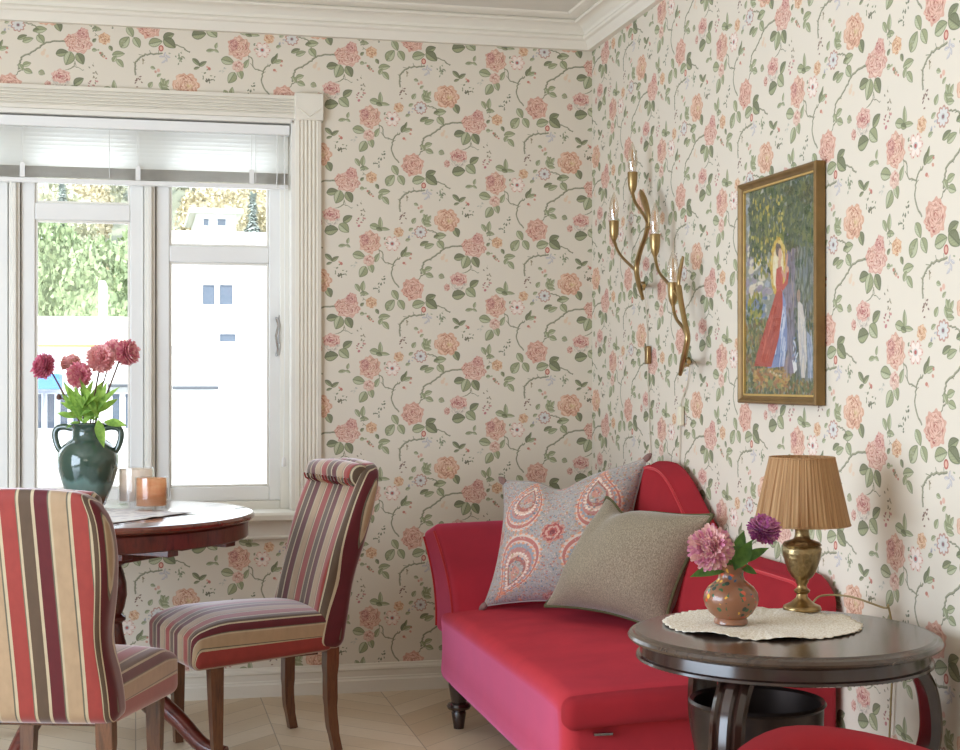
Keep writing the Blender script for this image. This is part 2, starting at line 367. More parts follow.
def draw_picture():
    W, H = 420, 470; p = Paint(W, H, hexc('8d9084'), wrap=False); r = random.Random(5)
    def dabs(n, x0, y0, x1, y1, cols, L=(6, 16), w=(3, 6), a0=0, a1=180, al=0.9):
        for _ in range(n):
            p.ell(r.uniform(x0, x1), r.uniform(y0, y1), r.uniform(*L), r.uniform(*w), hexc(r.choice(cols)), al, r.uniform(a0, a1), 1.5)
    dabs(160, 0, 0, 220, 300, ['a9aeb4','969fac','c9c2b4','b6b5b4'], a0=-15, a1=15)
    dabs(60, 10, 90, 170, 250, ['dccdb0','e3d8bf','8f8796','9a8f9c'], (10, 26), (5, 9), -12, 12)
    dabs(40, 0, 250, 130, 300, ['5f7396','6d80a0','7c8aa2'], a0=-5, a1=5)
    dabs(1300, 0, 300, 420, 470, ['4b5b38','666e42','8a7c46','3e4c33','8f6544','59644f','75583c','a08c50'], (5, 14), (3, 5))
    dabs(90, 60, 410, 260, 450, ['b58a4e','c09a5a','a46f4c','7f8a52'], (6, 18), (3, 5), -15, 15)
    dabs(60, 10, 235, 110, 305, ['6b7a3f','8b8f45','a89a45','47583a'], (5, 10), (4, 7))
    p.poly([(232,120),(270,95),(300,120),(320,260),(330,420),(250,420),(240,300)], hexc('7f7a88'))
    dabs(220, 236, 110, 325, 420, ['8d8290','6a6672','5a5a50','a08f86','77707c'], (8, 22), (2, 5), 70, 110)
    dabs(700, 300, 0, 420, 430, ['5d6666','4c5845','71797c','434f3d','86877f','656c50'], (8, 20), (2, 5), 60, 120)
    dabs(1100, 30, 0, 420, 150, ['3f4d33','4f5c3a','5f6a3e','39462f','6f7443','515c50'], (6, 15), (3, 6))
    dabs(150, 60, 60, 240, 205, ['3f4d33','50603a','687240','8c8a45'], (5, 12), (3, 6), 20, 80)
    dabs(70, 30, 20, 260, 190, ['c0a848','b3a04a','d0bc62','8f8f4a'], (4, 8), (3, 5))
    for k in range(70):
        a = k/70*2*PI; p.ell(205+38*math.cos(a)+r.uniform(-4, 4), 185+55*math.sin(a)+r.uniform(-4, 4), 9, 6, hexc(r.choice(['d2ad4a','dcc070','c99b3e'])), 0.9, r.uniform(0, 180))
    p.ell(205, 188, 32, 50, hexc('ead9ae')); dabs(30, 180, 150, 230, 230, ['efe2c0','e6d2a0'], (5, 10), (4, 7))
    # lady by the tree: hair, face, arms, bodice, skirts
    p.ell(208, 150, 16, 14, hexc('5b4a44')); p.ell(200, 145, 10, 12, hexc('6c5a50')); p.ell(216, 160, 10, 14, hexc('d8a98c')); p.ell(225, 162, 4, 3, hexc('d8a98c'))
    p.poly([(205,172),(220,172),(222,188),(203,190)], hexc('d5a58a'))
    p.poly([(196,190),(226,186),(234,215),(228,250),(198,250),(190,218)], hexc('c2594c'))
    p.line([(228,198),(246,212),(252,190),(258,165)], 9, hexc('d19a80')); p.line([(205,200),(228,235),(256,222),(262,200)], 12, hexc('b94f45')); p.ell(260, 195, 7, 7, hexc('d8a98c'))
    p.poly([(226,235),(248,262),(258,320),(258,365),(240,404),(140,408),(185,340)], hexc('7d8db5'))
    for k in range(46):
        x = r.uniform(0, 1); y = r.uniform(0, 1); X = 232+x*20-y*50*(1-x); p.line([(X, 265+y*120), (X-8, 290+y*125)], 3, hexc(r.choice(['e6e4e6','b8c2d8','5d6f9c','d6d8e2'])), 0.9)
    p.poly([(194,240),(230,240),(232,275),(210,340),(165,405),(58,402),(80,370),(125,320),(165,275)], hexc('b0493d'))
    for k in range(60):
        x = r.uniform(0, 1); y = r.uniform(0, 1); X = 196+x*28-y*(118-x*62); p.line([(X, 258+y*118), (X-16, 282+y*116)], 4, hexc(r.choice(['c45a49','9a3a34','cf6b57','a8423a'])), 0.85)
    dabs(24, 100, 412, 250, 424, ['d8c0a0','b08a5a','7a6a4a'], (5, 10), (2, 3), -10, 10)
    # standing companion in white
    p.poly([(318,262),(344,275),(362,330),(368,390),(356,430),(338,430),(326,380),(318,330)], hexc('cfc6bb')); p.ell(322, 255, 10, 14, hexc('a88c7c'))
    for k in range(40):
        p.line([(r.uniform(325, 362), r.uniform(285, 400)) for _ in (0,)]+[(r.uniform(325, 365), r.uniform(300, 430))], 3, hexc(r.choice(['e3ddd3','b8b2b8','8f95a6','d8c8b0'])), 0.6)
    p.poly([(366,330),(392,345),(400,430),(372,430)], hexc('9aa3b6')); dabs(20, 366, 340, 398, 430, ['b6bccb','7d8798'], (6, 14), (2, 4), 70, 100)
    p.poly([(286,392),(308,388),(314,412),(296,420)], hexc('e6e6e2')); dabs(20, 290, 330, 320, 400, ['dfe3ea','6f86ae','4b5a74'], (4, 8), (2, 3))
    p.a = p.a*.9+np.array([.45, .44, .40])*.1; return p.image('stitched_picture')

def draw_paisley():
    W = 768; p = Paint(W, W, hexc('a59d98')); r = random.Random(9)
    cols = ['c27a66','a8584e','6f7f90','c9a182','8d9088','d6b9a4','5f7080','b9705f','a88a60','b7aeb0']
    for _ in range(3600):
        p.ell(r.uniform(0, W), r.uniform(0, W), r.uniform(2, 7), r.uniform(1.5, 4), hexc(r.choice(cols)), 0.75, r.uniform(0, 180))
    def drop(cx, cy, sc_, ang, flip=1):
        for k, (c, w) in enumerate((('d8c3b4', 1.0), ('b2625a', 0.93), ('d8c6b8', 0.84), ('87919c', 0.78), ('c07c70', 0.68), ('d9b8a4', 0.55), ('9c5852', 0.46), ('a9a79f', 0.36), ('c98a7a', 0.22))):
            pts = []
            for i in range(60):
                t = 2*PI*i/60; x = 78*w*math.sin(t)*abs(math.sin(t/2))**1.4; y = -86*w*math.cos(t)-18*(1-w)
                x += flip*.0052*min(0, y+10)**2
                y2 = -y; a = math.radians(ang)
                pts.append((cx+sc_*(x*math.cos(a)-y2*math.sin(a)), cy+sc_*(x*math.sin(a)+y2*math.cos(a))))
            p.poly(pts, hexc(c), 0.85)
            if k in (0, 3, 5):
                for i in range(0, 60, 2): p.ell(pts[i][0], pts[i][1], 4*sc_, 3*sc_, hexc(('d98f6c', 'b85c50', 'e6d4c4')[k % 3]), 0.9)
        for _ in range(60):
            p.ell(cx+r.gauss(0, 18)*sc_, cy+r.gauss(0, 26)*sc_, 3.2*sc_, 2.2*sc_, hexc(r.choice(cols)), 0.8, r.uniform(0, 180))
    drop(200, 180, 2.1, 200); drop(580, 190, 2.15, 160, -1); drop(190, 570, 2.3, 15, -1); drop(590, 570, 2.2, -20)
    for cx, cy in ((385, 380), (10, 380), (385, 5)):
        for k, c in enumerate(('c98a7a', 'a8524e', 'd6a898', 'b0544f', '7a3d42')): p.rose(cx, cy, 62-k*12, 58-k*11, hexc(c), hexc(c)*0.9, hexc('8a4a4a'), seed=k, rings=2)
    for _ in range(2600):
        t = r.uniform(0, 180); p.ell(r.uniform(0, W), r.uniform(0, W), r.uniform(2, 8), r.uniform(1.5, 3), hexc(r.choice(cols+['d8c6b8', 'c9b6a8'])), 0.6, t)
    return p.image('paisley_print')

# ---------------------------------------------------------------- materials
IMG, U0, V0 = draw_wallpaper()
def imgmat(name, im, rough=0.7, bump=None, sheen=0, spec=0.3):
    n = NT(name); t = n.new('ShaderNodeTexImage'); t.image = im; t.extension = 'REPEAT'; t.interpolation = 'Cubic'
    n.l(n.coord('UV'), t.inputs[0]); n.set(color=t.outputs[0], rough=rough, sheen=sheen, spec=spec)
    if bump: n.bump(n.noise(bump[0], 3, n.coord('Object')), bump[1], bump[2])
    return n.m
m_paper = imgmat('floral_wallpaper', IMG, 0.6, (260, 0.12, 0.0008))
m_white = M('white_paint', 'e9e4da', 0.38, var=0.015, nscale=6)
m_sash = M('white_sash_paint', 'eceae6', 0.3, var=0.01, nscale=6)
m_cream = M('cream_paint', 'e4dccd', 0.42, var=0.015, nscale=6)
m_ceil = M('ceiling_paint', 'dcd6ca', 0.8, var=0.01, nscale=4)
m_plaster = M('plain_plaster', 'cbbfae', 0.8, var=0.02, nscale=5)

def velvet(name, col, tint, bsc=9, nap=None):
    n = NT(name); c = lin(col); f = n.noise(bsc, 6, n.coord('Object'))
    lw = n.new('ShaderNodeLayerWeight'); lw.inputs[0].default_value = 0.35
    n.set(color=n.mix(f, tuple(v*0.78 for v in c), tuple(min(1, v*1.24) for v in c)), rough=0.75, sheen=1.0, sheen_r=0.48, sheen_t=lin(tint), spec=0.25)
    n.bump(n.noise(700, 2, n.coord('Object')), 0.15, 0.0006)
    if nap:                                                    # pile brushed along the cloth: the fibres lean this way
        bn = n.b.inputs['Normal'].links[0].from_node; g = n.new('ShaderNodeNewGeometry'); nz = n.new('ShaderNodeSeparateXYZ'); n.l(g.outputs['Normal'], nz.inputs[0])
        cx = n.new('ShaderNodeCombineXYZ'); k = n.math('MAXIMUM', nz.outputs[2], 0.0) if nap[1] else 1.0
        for i_ in range(3): n.val(cx.inputs[i_], n.math('MULTIPLY_ADD', k, nap[0][i_], .13 if i_ == 1 else 0.0) if nap[1] else nap[0][i_])
        ad = n.new('ShaderNodeVectorMath', operation='ADD'); n.l(g.outputs['Normal'], ad.inputs[0]); n.l(cx.outputs[0], ad.inputs[1])
        nm = n.new('ShaderNodeVectorMath', operation='NORMALIZE'); n.l(ad.outputs[0], nm.inputs[0]); n.l(nm.outputs[0], bn.inputs['Normal'])
    return n.m
m_velvet = velvet('red_velvet', 'a8202c', 'ff8cc8'); m_velvet_seat = velvet('red_velvet_seat', 'b42c30', 'ff90d0', nap=((-.1, -1.05, 0), True)); m_velvet_nap = velvet('red_velvet_brushed', 'ac242b', 'ff8cb0', nap=((.2, -1.3, .2), False))
m_piping = velvet('red_piping_velvet', 'b02028', 'ff8a90')
m_black = M('black_felt', '1d1414', 0.9)

def stripes():
    n = NT('striped_velour'); uv = n.new('ShaderNodeSeparateXYZ'); n.l(n.coord('UV'), uv.inputs[0])
    f = n.math('FRACT', n.math('DIVIDE', uv.outputs[0], 0.172))
    red, brown, burg, tan, thin, thin2 = lin('8c342c'), lin('53402f'), lin('541217'), lin('a18668'), lin('b09f82'), lin('5f5747')
    st = [(0.0, red), (0.185, thin2), (0.2, thin), (0.235, brown), (0.41, thin), (0.45, burg), (0.635, thin2), (0.655, thin), (0.685, tan), (0.90, thin2), (0.925, thin), (0.965, red)]
    c = n.ramp(f, st, 'CONSTANT'); v = n.noise(45, 4, n.coord('Object', (1, 1, 0.6)))
    c = n.mix(0.35, c, n.mix(v, (0.45, 0.45, 0.45), (1.5, 1.5, 1.5)), 'MULTIPLY')
    n.set(color=c, rough=0.7, sheen=0.9, sheen_r=0.38, sheen_t=lin('fff0f4'), spec=0.3)
    n.bump(n.noise(500, 2, n.coord('Object')), 0.15, 0.0006); return n.m
m_stripe = stripes()

def wood(name, dark, light_, rough=0.3, coat=0.3, scale=(2, 2, 14), ns=6):
    n = NT(name); f = n.noise(ns, 6, n.coord('Object', scale), 0.6)
    c = n.ramp(f, [(0.3, lin(dark)), (0.55, lin(light_)), (0.75, lin(dark))])
    n.set(color=c, rough=rough, coat=coat, coat_r=0.15); n.bump(f, 0.06, 0.001); return n.m
m_mahog = wood('mahogany', '3c1512', '64271d', 0.28, 0.5, (2, 14, 2))
m_mahog_top = wood('mahogany_top', '4c1e18', '6f3022', 0.16, 1.0, (1.2, 12, 2))
m_walnut = wood('walnut_leg', '3f2415', '6a4228', 0.35, 0.3, (12, 12, 1.5))
m_dark = wood('dark_oak', '1d100d', '35201a', 0.2, 0.6, (1.5, 9, 1.5), 5)
m_dark_top = wood('dark_oak_top', '2b1e18', '463428', 0.24, 0.5, (1.2, 16, 1.2), 5)
m_brass = M('aged_brass', (0.36, 0.25, 0.115), 0.30, 1.0, var=0.12, nscale=40, bump=0.05)
m_brass_dark = M('hammered_brass', (0.33, 0.245, 0.125), 0.36, 1.0, var=0.3, nscale=90, bump=0.8, bdist=0.003)
m_gilt = M('gilt_frame', '7c6038', 0.45, 0.45, var=0.15, nscale=25, bump=0.1)
m_gilt_light = M('bright_gilt', 'c9a765', 0.4, 0.5, var=0.1, nscale=40)
m_bowl = M('dark_bronze', (0.055, 0.04, 0.035), 0.33, 0.8, var=0.2, nscale=10, bump=0.05)

def herringbone():
    n = NT('herringbone_oak'); s = n.new('ShaderNodeSeparateXYZ'); n.l(n.coord('Object'), s.inputs[0])
    W = 0.46; H = 0.11
    c = n.math('DIVIDE', s.outputs[0], W); col = n.math('FLOOR', c); fx = n.math('SUBTRACT', c, col)
    par = n.math('MODULO', n.math('ABSOLUTE', col), 2.0)
    sl = n.math('SUBTRACT', n.math('MULTIPLY', par, 2.0), 1.0)
    yy = n.math('DIVIDE', n.math('ADD', s.outputs[1], n.math('MULTIPLY', n.math('MULTIPLY', n.math('SUBTRACT', fx, 0.5), W), sl)), H*1.414)
    row = n.math('FLOOR', yy); fy = n.math('SUBTRACT', yy, row)
    wn_ = n.new('ShaderNodeTexWhiteNoise', noise_dimensions='2D'); cb = n.new('ShaderNodeCombineXYZ'); n.l(col, cb.inputs[0]); n.l(row, cb.inputs[1]); n.l(cb.outputs[0], wn_.inputs[0])
    g = n.noise(7, 6, n.coord('Object', (3, 9, 1)), 0.6)
    base = n.mix(wn_.outputs[0], lin('cdb695'), lin('e6d6bd')); base = n.mix(n.math('MULTIPLY', g, 0.45), base, lin('bfa27c'))
    e = n.math('MINIMUM', n.math('MINIMUM', fy, n.math('SUBTRACT', 1.0, fy)), n.math('MULTIPLY', n.math('MINIMUM', fx, n.math('SUBTRACT', 1.0, fx)), 3.0))
    ln = n.math('LESS_THAN', e, 0.012)
    n.set(color=n.mix(n.math('MULTIPLY', ln, 0.55), base, lin('6b5338')), rough=0.42, spec=0.4); n.bump(g, 0.05, 0.001); return n.m
m_floor = herringbone()

def glassmat(name, tint=(1, 1, 1), refl=0.08):
    n = NT(name); n.n.remove(n.b); tr = n.new('ShaderNodeBsdfTransparent'); tr.inputs[0].default_value = (*tint, 1)
    gl = n.new('ShaderNodeBsdfGlossy'); gl.inputs['Roughness'].default_value = 0.02
    mx = n.new('ShaderNodeMixShader'); fr = n.new('ShaderNodeLayerWeight'); fr.inputs[0].default_value = 0.5
    n.l(n.math('MULTIPLY_ADD', n.math('POWER', fr.outputs['Facing'], 4.0), .6, refl*.5), mx.inputs[0]); n.l(tr.outputs[0], mx.inputs[1]); n.l(gl.outputs[0], mx.inputs[2]); n.l(mx.outputs[0], n.out.inputs[0]); return n.m
m_pane = glassmat('window_glass', (0.97, 0.99, 1.0), 0.07)
# ---------------------------------------------------------------- the room
XR, YB, XL, YF, ZC = 1.778, 5.664, -2.4, -1.4, 2.63
WX0, WX1, WZ0, WZ1 = -0.975, 0.589, 0.70, 2.19        # window opening in the back wall
def S(name, mb, mat, **k): return tag(mb.build(name, mat, **k), None, None, kind='structure')
def uv_back(co, n): return (co.x-1.549+U0, (co.z-1.795)/0.4835+V0)
def uv_right(co, n): return ((3.056-co.y)*.925+U0, (co.z-1.573)/0.4835+V0)
def uv_left(co, n): return (co.y+U0, (co.z-1.795)/0.4835+V0)
S('floor', MB().box((XL-.1, YF-.1, -.08), (XR+.1, YB+.22, 0)), m_floor, smooth=0)
S('ceiling', MB().box((XL-.1, YF-.1, ZC), (XR+.1, YB+.22, ZC+.12)), m_ceil, smooth=0)
w = MB()
for a, b in (((XL-.1, YB, 0), (WX0, YB+.22, ZC)), ((WX1, YB, 0), (XR+.1, YB+.22, ZC)), ((WX0, YB, 0), (WX1, YB+.22, WZ0)), ((WX0, YB, WZ1), (WX1, YB+.22, ZC))): w.box(a, b)
S('wall_back', w, m_paper, smooth=0, uvfn=uv_back)
S('wall_right', MB().box((XR, YF-.1, 0), (XR+.1, YB, ZC)), m_paper, smooth=0, uvfn=uv_right)
S('wall_left', MB().box((XL-.1, YF-.1, 0), (XL, YB, ZC)), m_paper, smooth=0, uvfn=uv_left)
S('wall_front', MB().box((XL, YF-.1, 0), (XR, YF, ZC)), m_paper, smooth=0, uvfn=uv_back)
# cornice run round the room, mitred
cor = [(0, 2.513), (.024, 2.513), (.030, 2.528), (.040, 2.544), (.044, 2.546), (.050, 2.549), (.054, 2.556), (.052, 2.563), (.046, 2.566), (.050, 2.578), (.062, 2.590), (.078, 2.598), (.090, 2.600), (.098, 2.600), (.103, 2.606), (.100, 2.612), (.096, 2.614), (.110, 2.616), (.124, 2.620), (.136, 2.624), (.142, 2.63)]
def perimeter(prof, x0=XL, x1=XR, y0=YF, y1=YB):
    m = MB(); vs = []; fs = []; n = len(prof)
    for sx, sy in ((0, 0), (1, 0), (1, 1), (0, 1)):
        for o, z in prof: vs.append(((x0+o, x1-o)[sx], (y0+o, y1-o)[sy], z))
    for c in range(4):
        for i in range(n-1): fs.append((c*n+i, ((c+1) % 4)*n+i, ((c+1) % 4)*n+i+1, c*n+i+1))
    return m.add(vs, fs)
S('trim_1', perimeter(cor), m_cream, smooth=25)
bb = [(0, .0), (.026, .0), (.026, .045), (.020, .052), (.020, .056), (.017, .060), (.017, .082), (.022, .087), (.020, .094), (.010, .100), (.008, .106), (0, .108)]
def skirting(name, a, b, nrm, m0=0, m1=0):
    m = MB(); vs = []; d = (Vector(b)-Vector(a)).normalized()
    for p, mm in ((a, m0), (b, m1)):
        for o, z in bb: q = Vector(p)+Vector(nrm)*o+d*o*mm; vs.append((q.x, q.y, z))
    n = len(bb); fs = [(i, i+1, n+i+1, n+i) for i in range(n-1)]; S(name, m.add(vs, fs), m_cream, smooth=25)
skirting('baseboard_back', (XL, YB, 0), (XR, YB, 0), (0, -1, 0), 1, -1)
skirting('baseboard_right', (XR, YF, 0), (XR, YB, 0), (-1, 0, 0), 1, -1)
skirting('baseboard_left', (XL, YF, 0), (XL, YB, 0), (1, 0, 0), 1, -1)

# ---- the window
win = thing('window_1', None, None, kind='structure')
def WP(name, mb, mat=None, **k): return mb.build(name, mat or m_sash, win, **k)
def fluted(m, a, b, zz, axis):
    """reeded casing board: profile across, extruded along axis"""
    w_ = b-a; prof = [(a, 0), (a, .018)]
    nf = 5; dp = .0165 if axis == 'z' else .012
    for i in range(nf):
        u = a+.012+(w_-.024)*i/nf; v = (w_-.024)/nf
        prof += [(u+v*0.15, .021), (u+v*.32, dp), (u+v*.68, dp), (u+v*.85, .021)]
    prof += [(b, .018), (b, 0)]
    n = len(prof); vs = []
    for t in zz:
        for u, d in prof: vs.append((u, YB-d, t) if axis == 'z' else (t, YB-d, u))
    m.add(vs, [(i, i+1, n+i+1, n+i) if axis == 'x' else (i, n+i, n+i+1, i+1) for i in range(n-1)])
cas = MB(); fluted(cas, WX1+.004, WX1+.102, (.70, 2.196), 'z'); fluted(cas, WX0-.102, WX0-.004, (.70, 2.196), 'z'); fluted(cas, 2.196, 2.282, (WX0-.004, WX1+.004), 'x')
WP('casing', cas, m_cream, smooth=20)
for x0 in (WX1+.0, WX0-.108):
    b = MB().box((x0, YB-.030, 2.190), (x0+.110, YB+.002, 2.292)); cb = WP('corner_block', b, m_cream, bevel=.003)
    r = MB(); xm = x0+.055
    r.tube([(x0+.012, YB-.030, 2.235), (xm, YB-.030, 2.202), (x0+.098, YB-.030, 2.235)], .0035, 6); r.build('carved_rib', m_cream, cb)
# reveal lining, bead, sill
rv = MB()
rv.box((WX1-.012, YB-.012, WZ0), (WX1+.006, YB+.10, WZ1)); rv.box((WX0-.006, YB-.012, WZ0), (WX0+.012, YB+.10, WZ1)); rv.box((WX0, YB-.012, WZ1-.012), (WX1, YB+.10, WZ1+.006))
WP('jamb_lining', rv, m_white, bevel=.002)
sp = [(.0, .7035), (-.052, .699), (-.060, .690), (-.060, .672), (-.052, .666), (-.030, .664), (-.026, .655), (-.018, .640), (-.014, .610), (-.020, .604), (-.016, .597), (0, .597)]
n = len(sp); sm = MB()
sm.add([(x, YB+d, z) for x in (WX0-.12, WX1+.118) for d, z in sp], [(i, n+i, n+i+1, i+1) for i in range(n-1)]+[tuple(range(n)), tuple(range(2*n-1, n-1, -1))])
sm.box((WX0, YB-.002, .66), (WX1, YB+.22, .7035)); WP('window_sill', sm, m_white, smooth=30)
# frame and lights
F0 = YB+.075
def ring(m, x0, x1, z0, z1, w_, y0, y1, wt=None, wb=None):
    wt = wt or w_; wb = wb or w_
    m.box((x0, y0, z0), (x0+w_, y1, z1)); m.box((x1-w_, y0, z0), (x1, y1, z1)); m.box((x0+w_, y0, z0), (x1-w_, y1, z0+wb)); m.box((x0+w_, y0, z1-wt), (x1-w_, y1, z1))
fr = MB(); ring(fr, WX0+.01, WX1-.01, .70, 2.18, .036, F0, F0+.09, wb=.035)
for xm in (.052, -.438): fr.box((xm-.020, F0-.005, .73), (xm+.020, F0+.09, 2.15)); fr.box((xm-.034, F0+.055, .73), (xm+.034, F0+.09, 2.15)); fr.box((xm-.008, F0-.018, .73), (xm+.008, F0-.004, 2.15))
WP('frame', fr, m_white, bevel=.003)
def sash(x0, x1, zt, handle):
    y0 = F0+.012
    m = MB(); ring(m, x0, x1, .735, 2.145, .050, y0, y0+.05, wb=.055); m.box((x0+.05, y0, zt), (x1-.05, y0+.05, zt+.062))
    s = WP('sash', m, m_sash, bevel=.004)
    be = MB()
    for za, zb in ((.79, zt), (zt+.062, 2.095)): ring(be, x0+.05, x1-.05, za, zb, .009, y0+.008, y0+.03)
    be.build('glazing_bead', m_white, s, bevel=.002)
    g = MB(); g.box((x0+.05, y0+.024, .79), (x1-.05, y0+.028, zt)); g.box((x0+.05, y0+.024, zt+.062), (x1-.05, y0+.028, 2.095)); g.build('pane', m_pane, s, smooth=0)
    if handle:
        h = MB(); hx = handle
        h.tube([(hx, y0-.002, 1.44), (hx, y0-.014, 1.435), (hx+.006, y0-.02, 1.41), (hx-.003, y0-.022, 1.37), (hx+.004, y0-.02, 1.32), (hx, y0-.012, 1.30), (hx, y0-.002, 1.295)], .005, 8)
        h.tube([(hx+.012, y0-.004, 1.45), (hx+.012, y0-.006, 1.34)], .003, 6); h.build('handle', m_chrome, s)
m_chrome = M('brushed_steel', (0.55, 0.56, 0.58), 0.25, 1.0, var=0.02)
sash(.076, .552, 1.650, .530); sash(-.415, .030, 1.800, None); sash(-.935, -.462, 1.650, -.914)
st_ = MB(); st_.tube([(.115, F0-.01, .752), (.115, F0-.012, .79), (.102, F0-.012, .80), (.102, F0-.012, .775)], .004, 6); st_.build('window_stay', m_chrome, win)

# ---- venetian blind, pulled up
bl = thing('venetian_blind', 'white slatted venetian blind drawn halfway up at the top of the window', 'blind', (0, YB+.028, 0))
m_slat = NT('translucent_slat'); tl = m_slat.new('ShaderNodeBsdfTranslucent'); tl.inputs[0].default_value = (.98, .98, .96, 1); mx = m_slat.new('ShaderNodeMixShader'); mx.inputs[0].default_value = .68
m_slat.set(color=lin('f2f0ea'), rough=.4); m_slat.l(m_slat.b.outputs[0], mx.inputs[1]); m_slat.l(tl.outputs[0], mx.inputs[2]); m_slat.l(mx.outputs[0], m_slat.out.inputs[0]); m_slat = m_slat.m
m_stack = M('slat_edge_paint', 'cfc9bd', .5, var=.05)
bx0, bx1 = WX0+.02, WX1-.016
MB().box((bx0, -.024, 2.135), (bx1, .024, 2.172)).build('head_rail', m_sash, bl, bevel=.002)
bs = MB()
for i in range(9):
    z = 2.124-i*.0155; a = math.radians(54); dy, dz = math.cos(a)*.0125, math.sin(a)*.0125
    bs.add([(x, y, zz) for x in (bx0+.004, bx1-.004) for y, zz in ((-dy, z-dz), (0, z+.0018), (dy, z+dz))], [(0, 1, 4, 3), (1, 2, 5, 4)])
bs.build('raised_slats', m_slat, bl, smooth=60)
ss = MB()
for i in range(10): ss.box((bx0+.004, -.0125, 1.950+i*.0042), (bx1-.004, .0125, 1.9514+i*.0042))
ss.build('stacked_slats', m_stack, bl, smooth=0)
MB().box((bx0+.004, -.014, 1.928), (bx1-.004, .014, 1.946)).build('bottom_rail', m_sash, bl, bevel=.003)
for px in (22, 138, 252):
    x = P(px, 180, y=YB)[0]; t = MB()
    for yy in (-.0145, .0135): t.box((x-.009, yy-.0004, 1.947), (x+.009, yy+.0004, 2.0))
    for yy in (-.0145, .0135): t.box((x-.0009, yy-.0004, 2.0), (x+.0009, yy+.0004, 2.136))
    t.build('ladder_tape', m_sash, bl)
for x in (bx0+.42, bx0+.86, bx0+1.4): MB().tube([(x, -.02, 1.95), (x, -.02, 2.13)], .0012, 5).build('lift_cord', m_sash, bl)
for px, zb in ((277, 1.93), (284.5, .90)):
    x = P(px, 180, y=YB)[0]; c = MB(); c.tube([(x, -.022, 2.14), (x+.002, -.024, 1.5 if zb < 1.5 else 2.0), (x-.002, -.022, zb)], .0018, 6).build('pull_cord', m_sash, bl)
    if zb < 1.5: MB().lathe([(.003, .035), (.007, .03), (.009, .012), (.008, 0), (.003, -.002)], (x-.002, -.022, zb-.03), 12).build('cord_toggle', m_sash, bl)
# ---------------------------------------------------------------- outside the window
GZ = -3.2
tag(MB().box((-60, YB+2, GZ-.2), (60, 160, GZ)).build('ground_outside', M('pale_asphalt', 'a9a9ac', .9, var=.06, nscale=2), smooth=0), None, None, kind='structure')
m_ren = M('white_render', 'f1f0ec', .8, var=.01, nscale=2); m_wfar = M('far_window_glass', '56606e', .25, var=.05); m_roofw = M('pale_roof', 'e4e2de', .7, var=.02)
m_blue = M('blue_awning', '4a7fc4', .6); m_yel = M('yellow_fascia', 'd9b45a', .6); m_dkrail = M('dark_rail', '4e5258', .5); m_frame_w = M('far_window_frame', 'f4f4f2', .6)
def house(label, y, px0, px1, pytop, wins, depth=8, extra=None, name='white_building', rails=(), roof=m_roofw):
    a, b = P(px0, 300, y=y), P(px1, 300, y=y); t = P((px0+px1)/2, pytop, y=y)[2]
    h = thing(name, label, 'building', (0, 0, 0)); h.location = ((a.x+b.x)/2, y, GZ); ox = h.location.x
    MB().box((a.x-ox, 0, 0), (b.x-ox, depth, t-GZ)).build('outer_wall', m_ren, h, smooth=0)
    MB().box((a.x-ox-.3, -.35, t-GZ), (b.x-ox+.3, depth+.3, t-GZ+.22)).build('roof', roof, h, smooth=0, bevel=.03)
    for x0, y0, x1, y1 in wins:
        p, q = P(x0, y0, y=y), P(x1, y1, y=y); x0, x1, z0, z1 = p.x-ox, q.x-ox, q.z-GZ, p.z-GZ; m = MB()
        ring(m, x0-.022, x1+.022, z0-.03, z1+.03, .03, -.06, .02); wf = m.build('window_frame', m_frame_w, h)
        MB().box((x0, -.03, z0), (x1, -.01, z1)).build('window_pane', m_wfar, wf, smooth=0)
    for nm, x0, y0, x1, y1, d, mt in rails:
        p, q = P(x0, y0, y=y), P(x1, y1, y=y); MB().box((p.x-ox, -d, q.z-GZ), (q.x-ox, 0, p.z-GZ)).build(nm, mt, h, bevel=.01)
    return h
house('tall white rendered building outside, filling the right-hand window light', 22, 158, 420, 250, [(202, 285, 215, 305), (219, 285, 233, 305), (219, 334, 236, 342)],
      rails=[('ledge', 158, 345, 420, 348, .12, m_ren), ('hand_rail', 172, 386, 217, 389, .5, m_dkrail)])
house('long low white shop outside with a blue awning, behind the vase', 34, -260, 150, 326, [(x, 394, x+8, 428) for x in (34, 47, 60, 73, 112, 125)]+[(x, 394, x+12, 428) for x in (-20, -45, -75)], depth=12,
      rails=[('fascia', -260, 343, 150, 347, .2, m_yel), ('awning', -20, 374, 62, 389, 1.2, m_blue), ('gutter', 100, 384, 150, 387, .3, m_dkrail)], name='shop_building')
house('small white house far up the hill, seen in the upper light of the right sash', 66, 196, 236, 214, [(203, 219, 209, 226), (217, 219, 226, 226)], depth=6, name='hillside_house')
# street lamp
sl = thing('street_lamp', 'slim white street lamp post standing in front of the bushes outside', 'street lamp', tuple(P(103, 300, y=26).xy)+(GZ,))
zt = P(103, 286, y=26).z-GZ; m_lp = M('lamp_post_paint', 'eeeeec', .5)
MB().lathe([(.16, 0), (.16, .3), (.09, .35), (.07, zt)], n=12).build('post', m_lp, sl); MB().box((-.06, -.6, zt-.05), (.06, .05, zt+.05)).build('lamp_arm', m_lp, sl, bevel=.02)
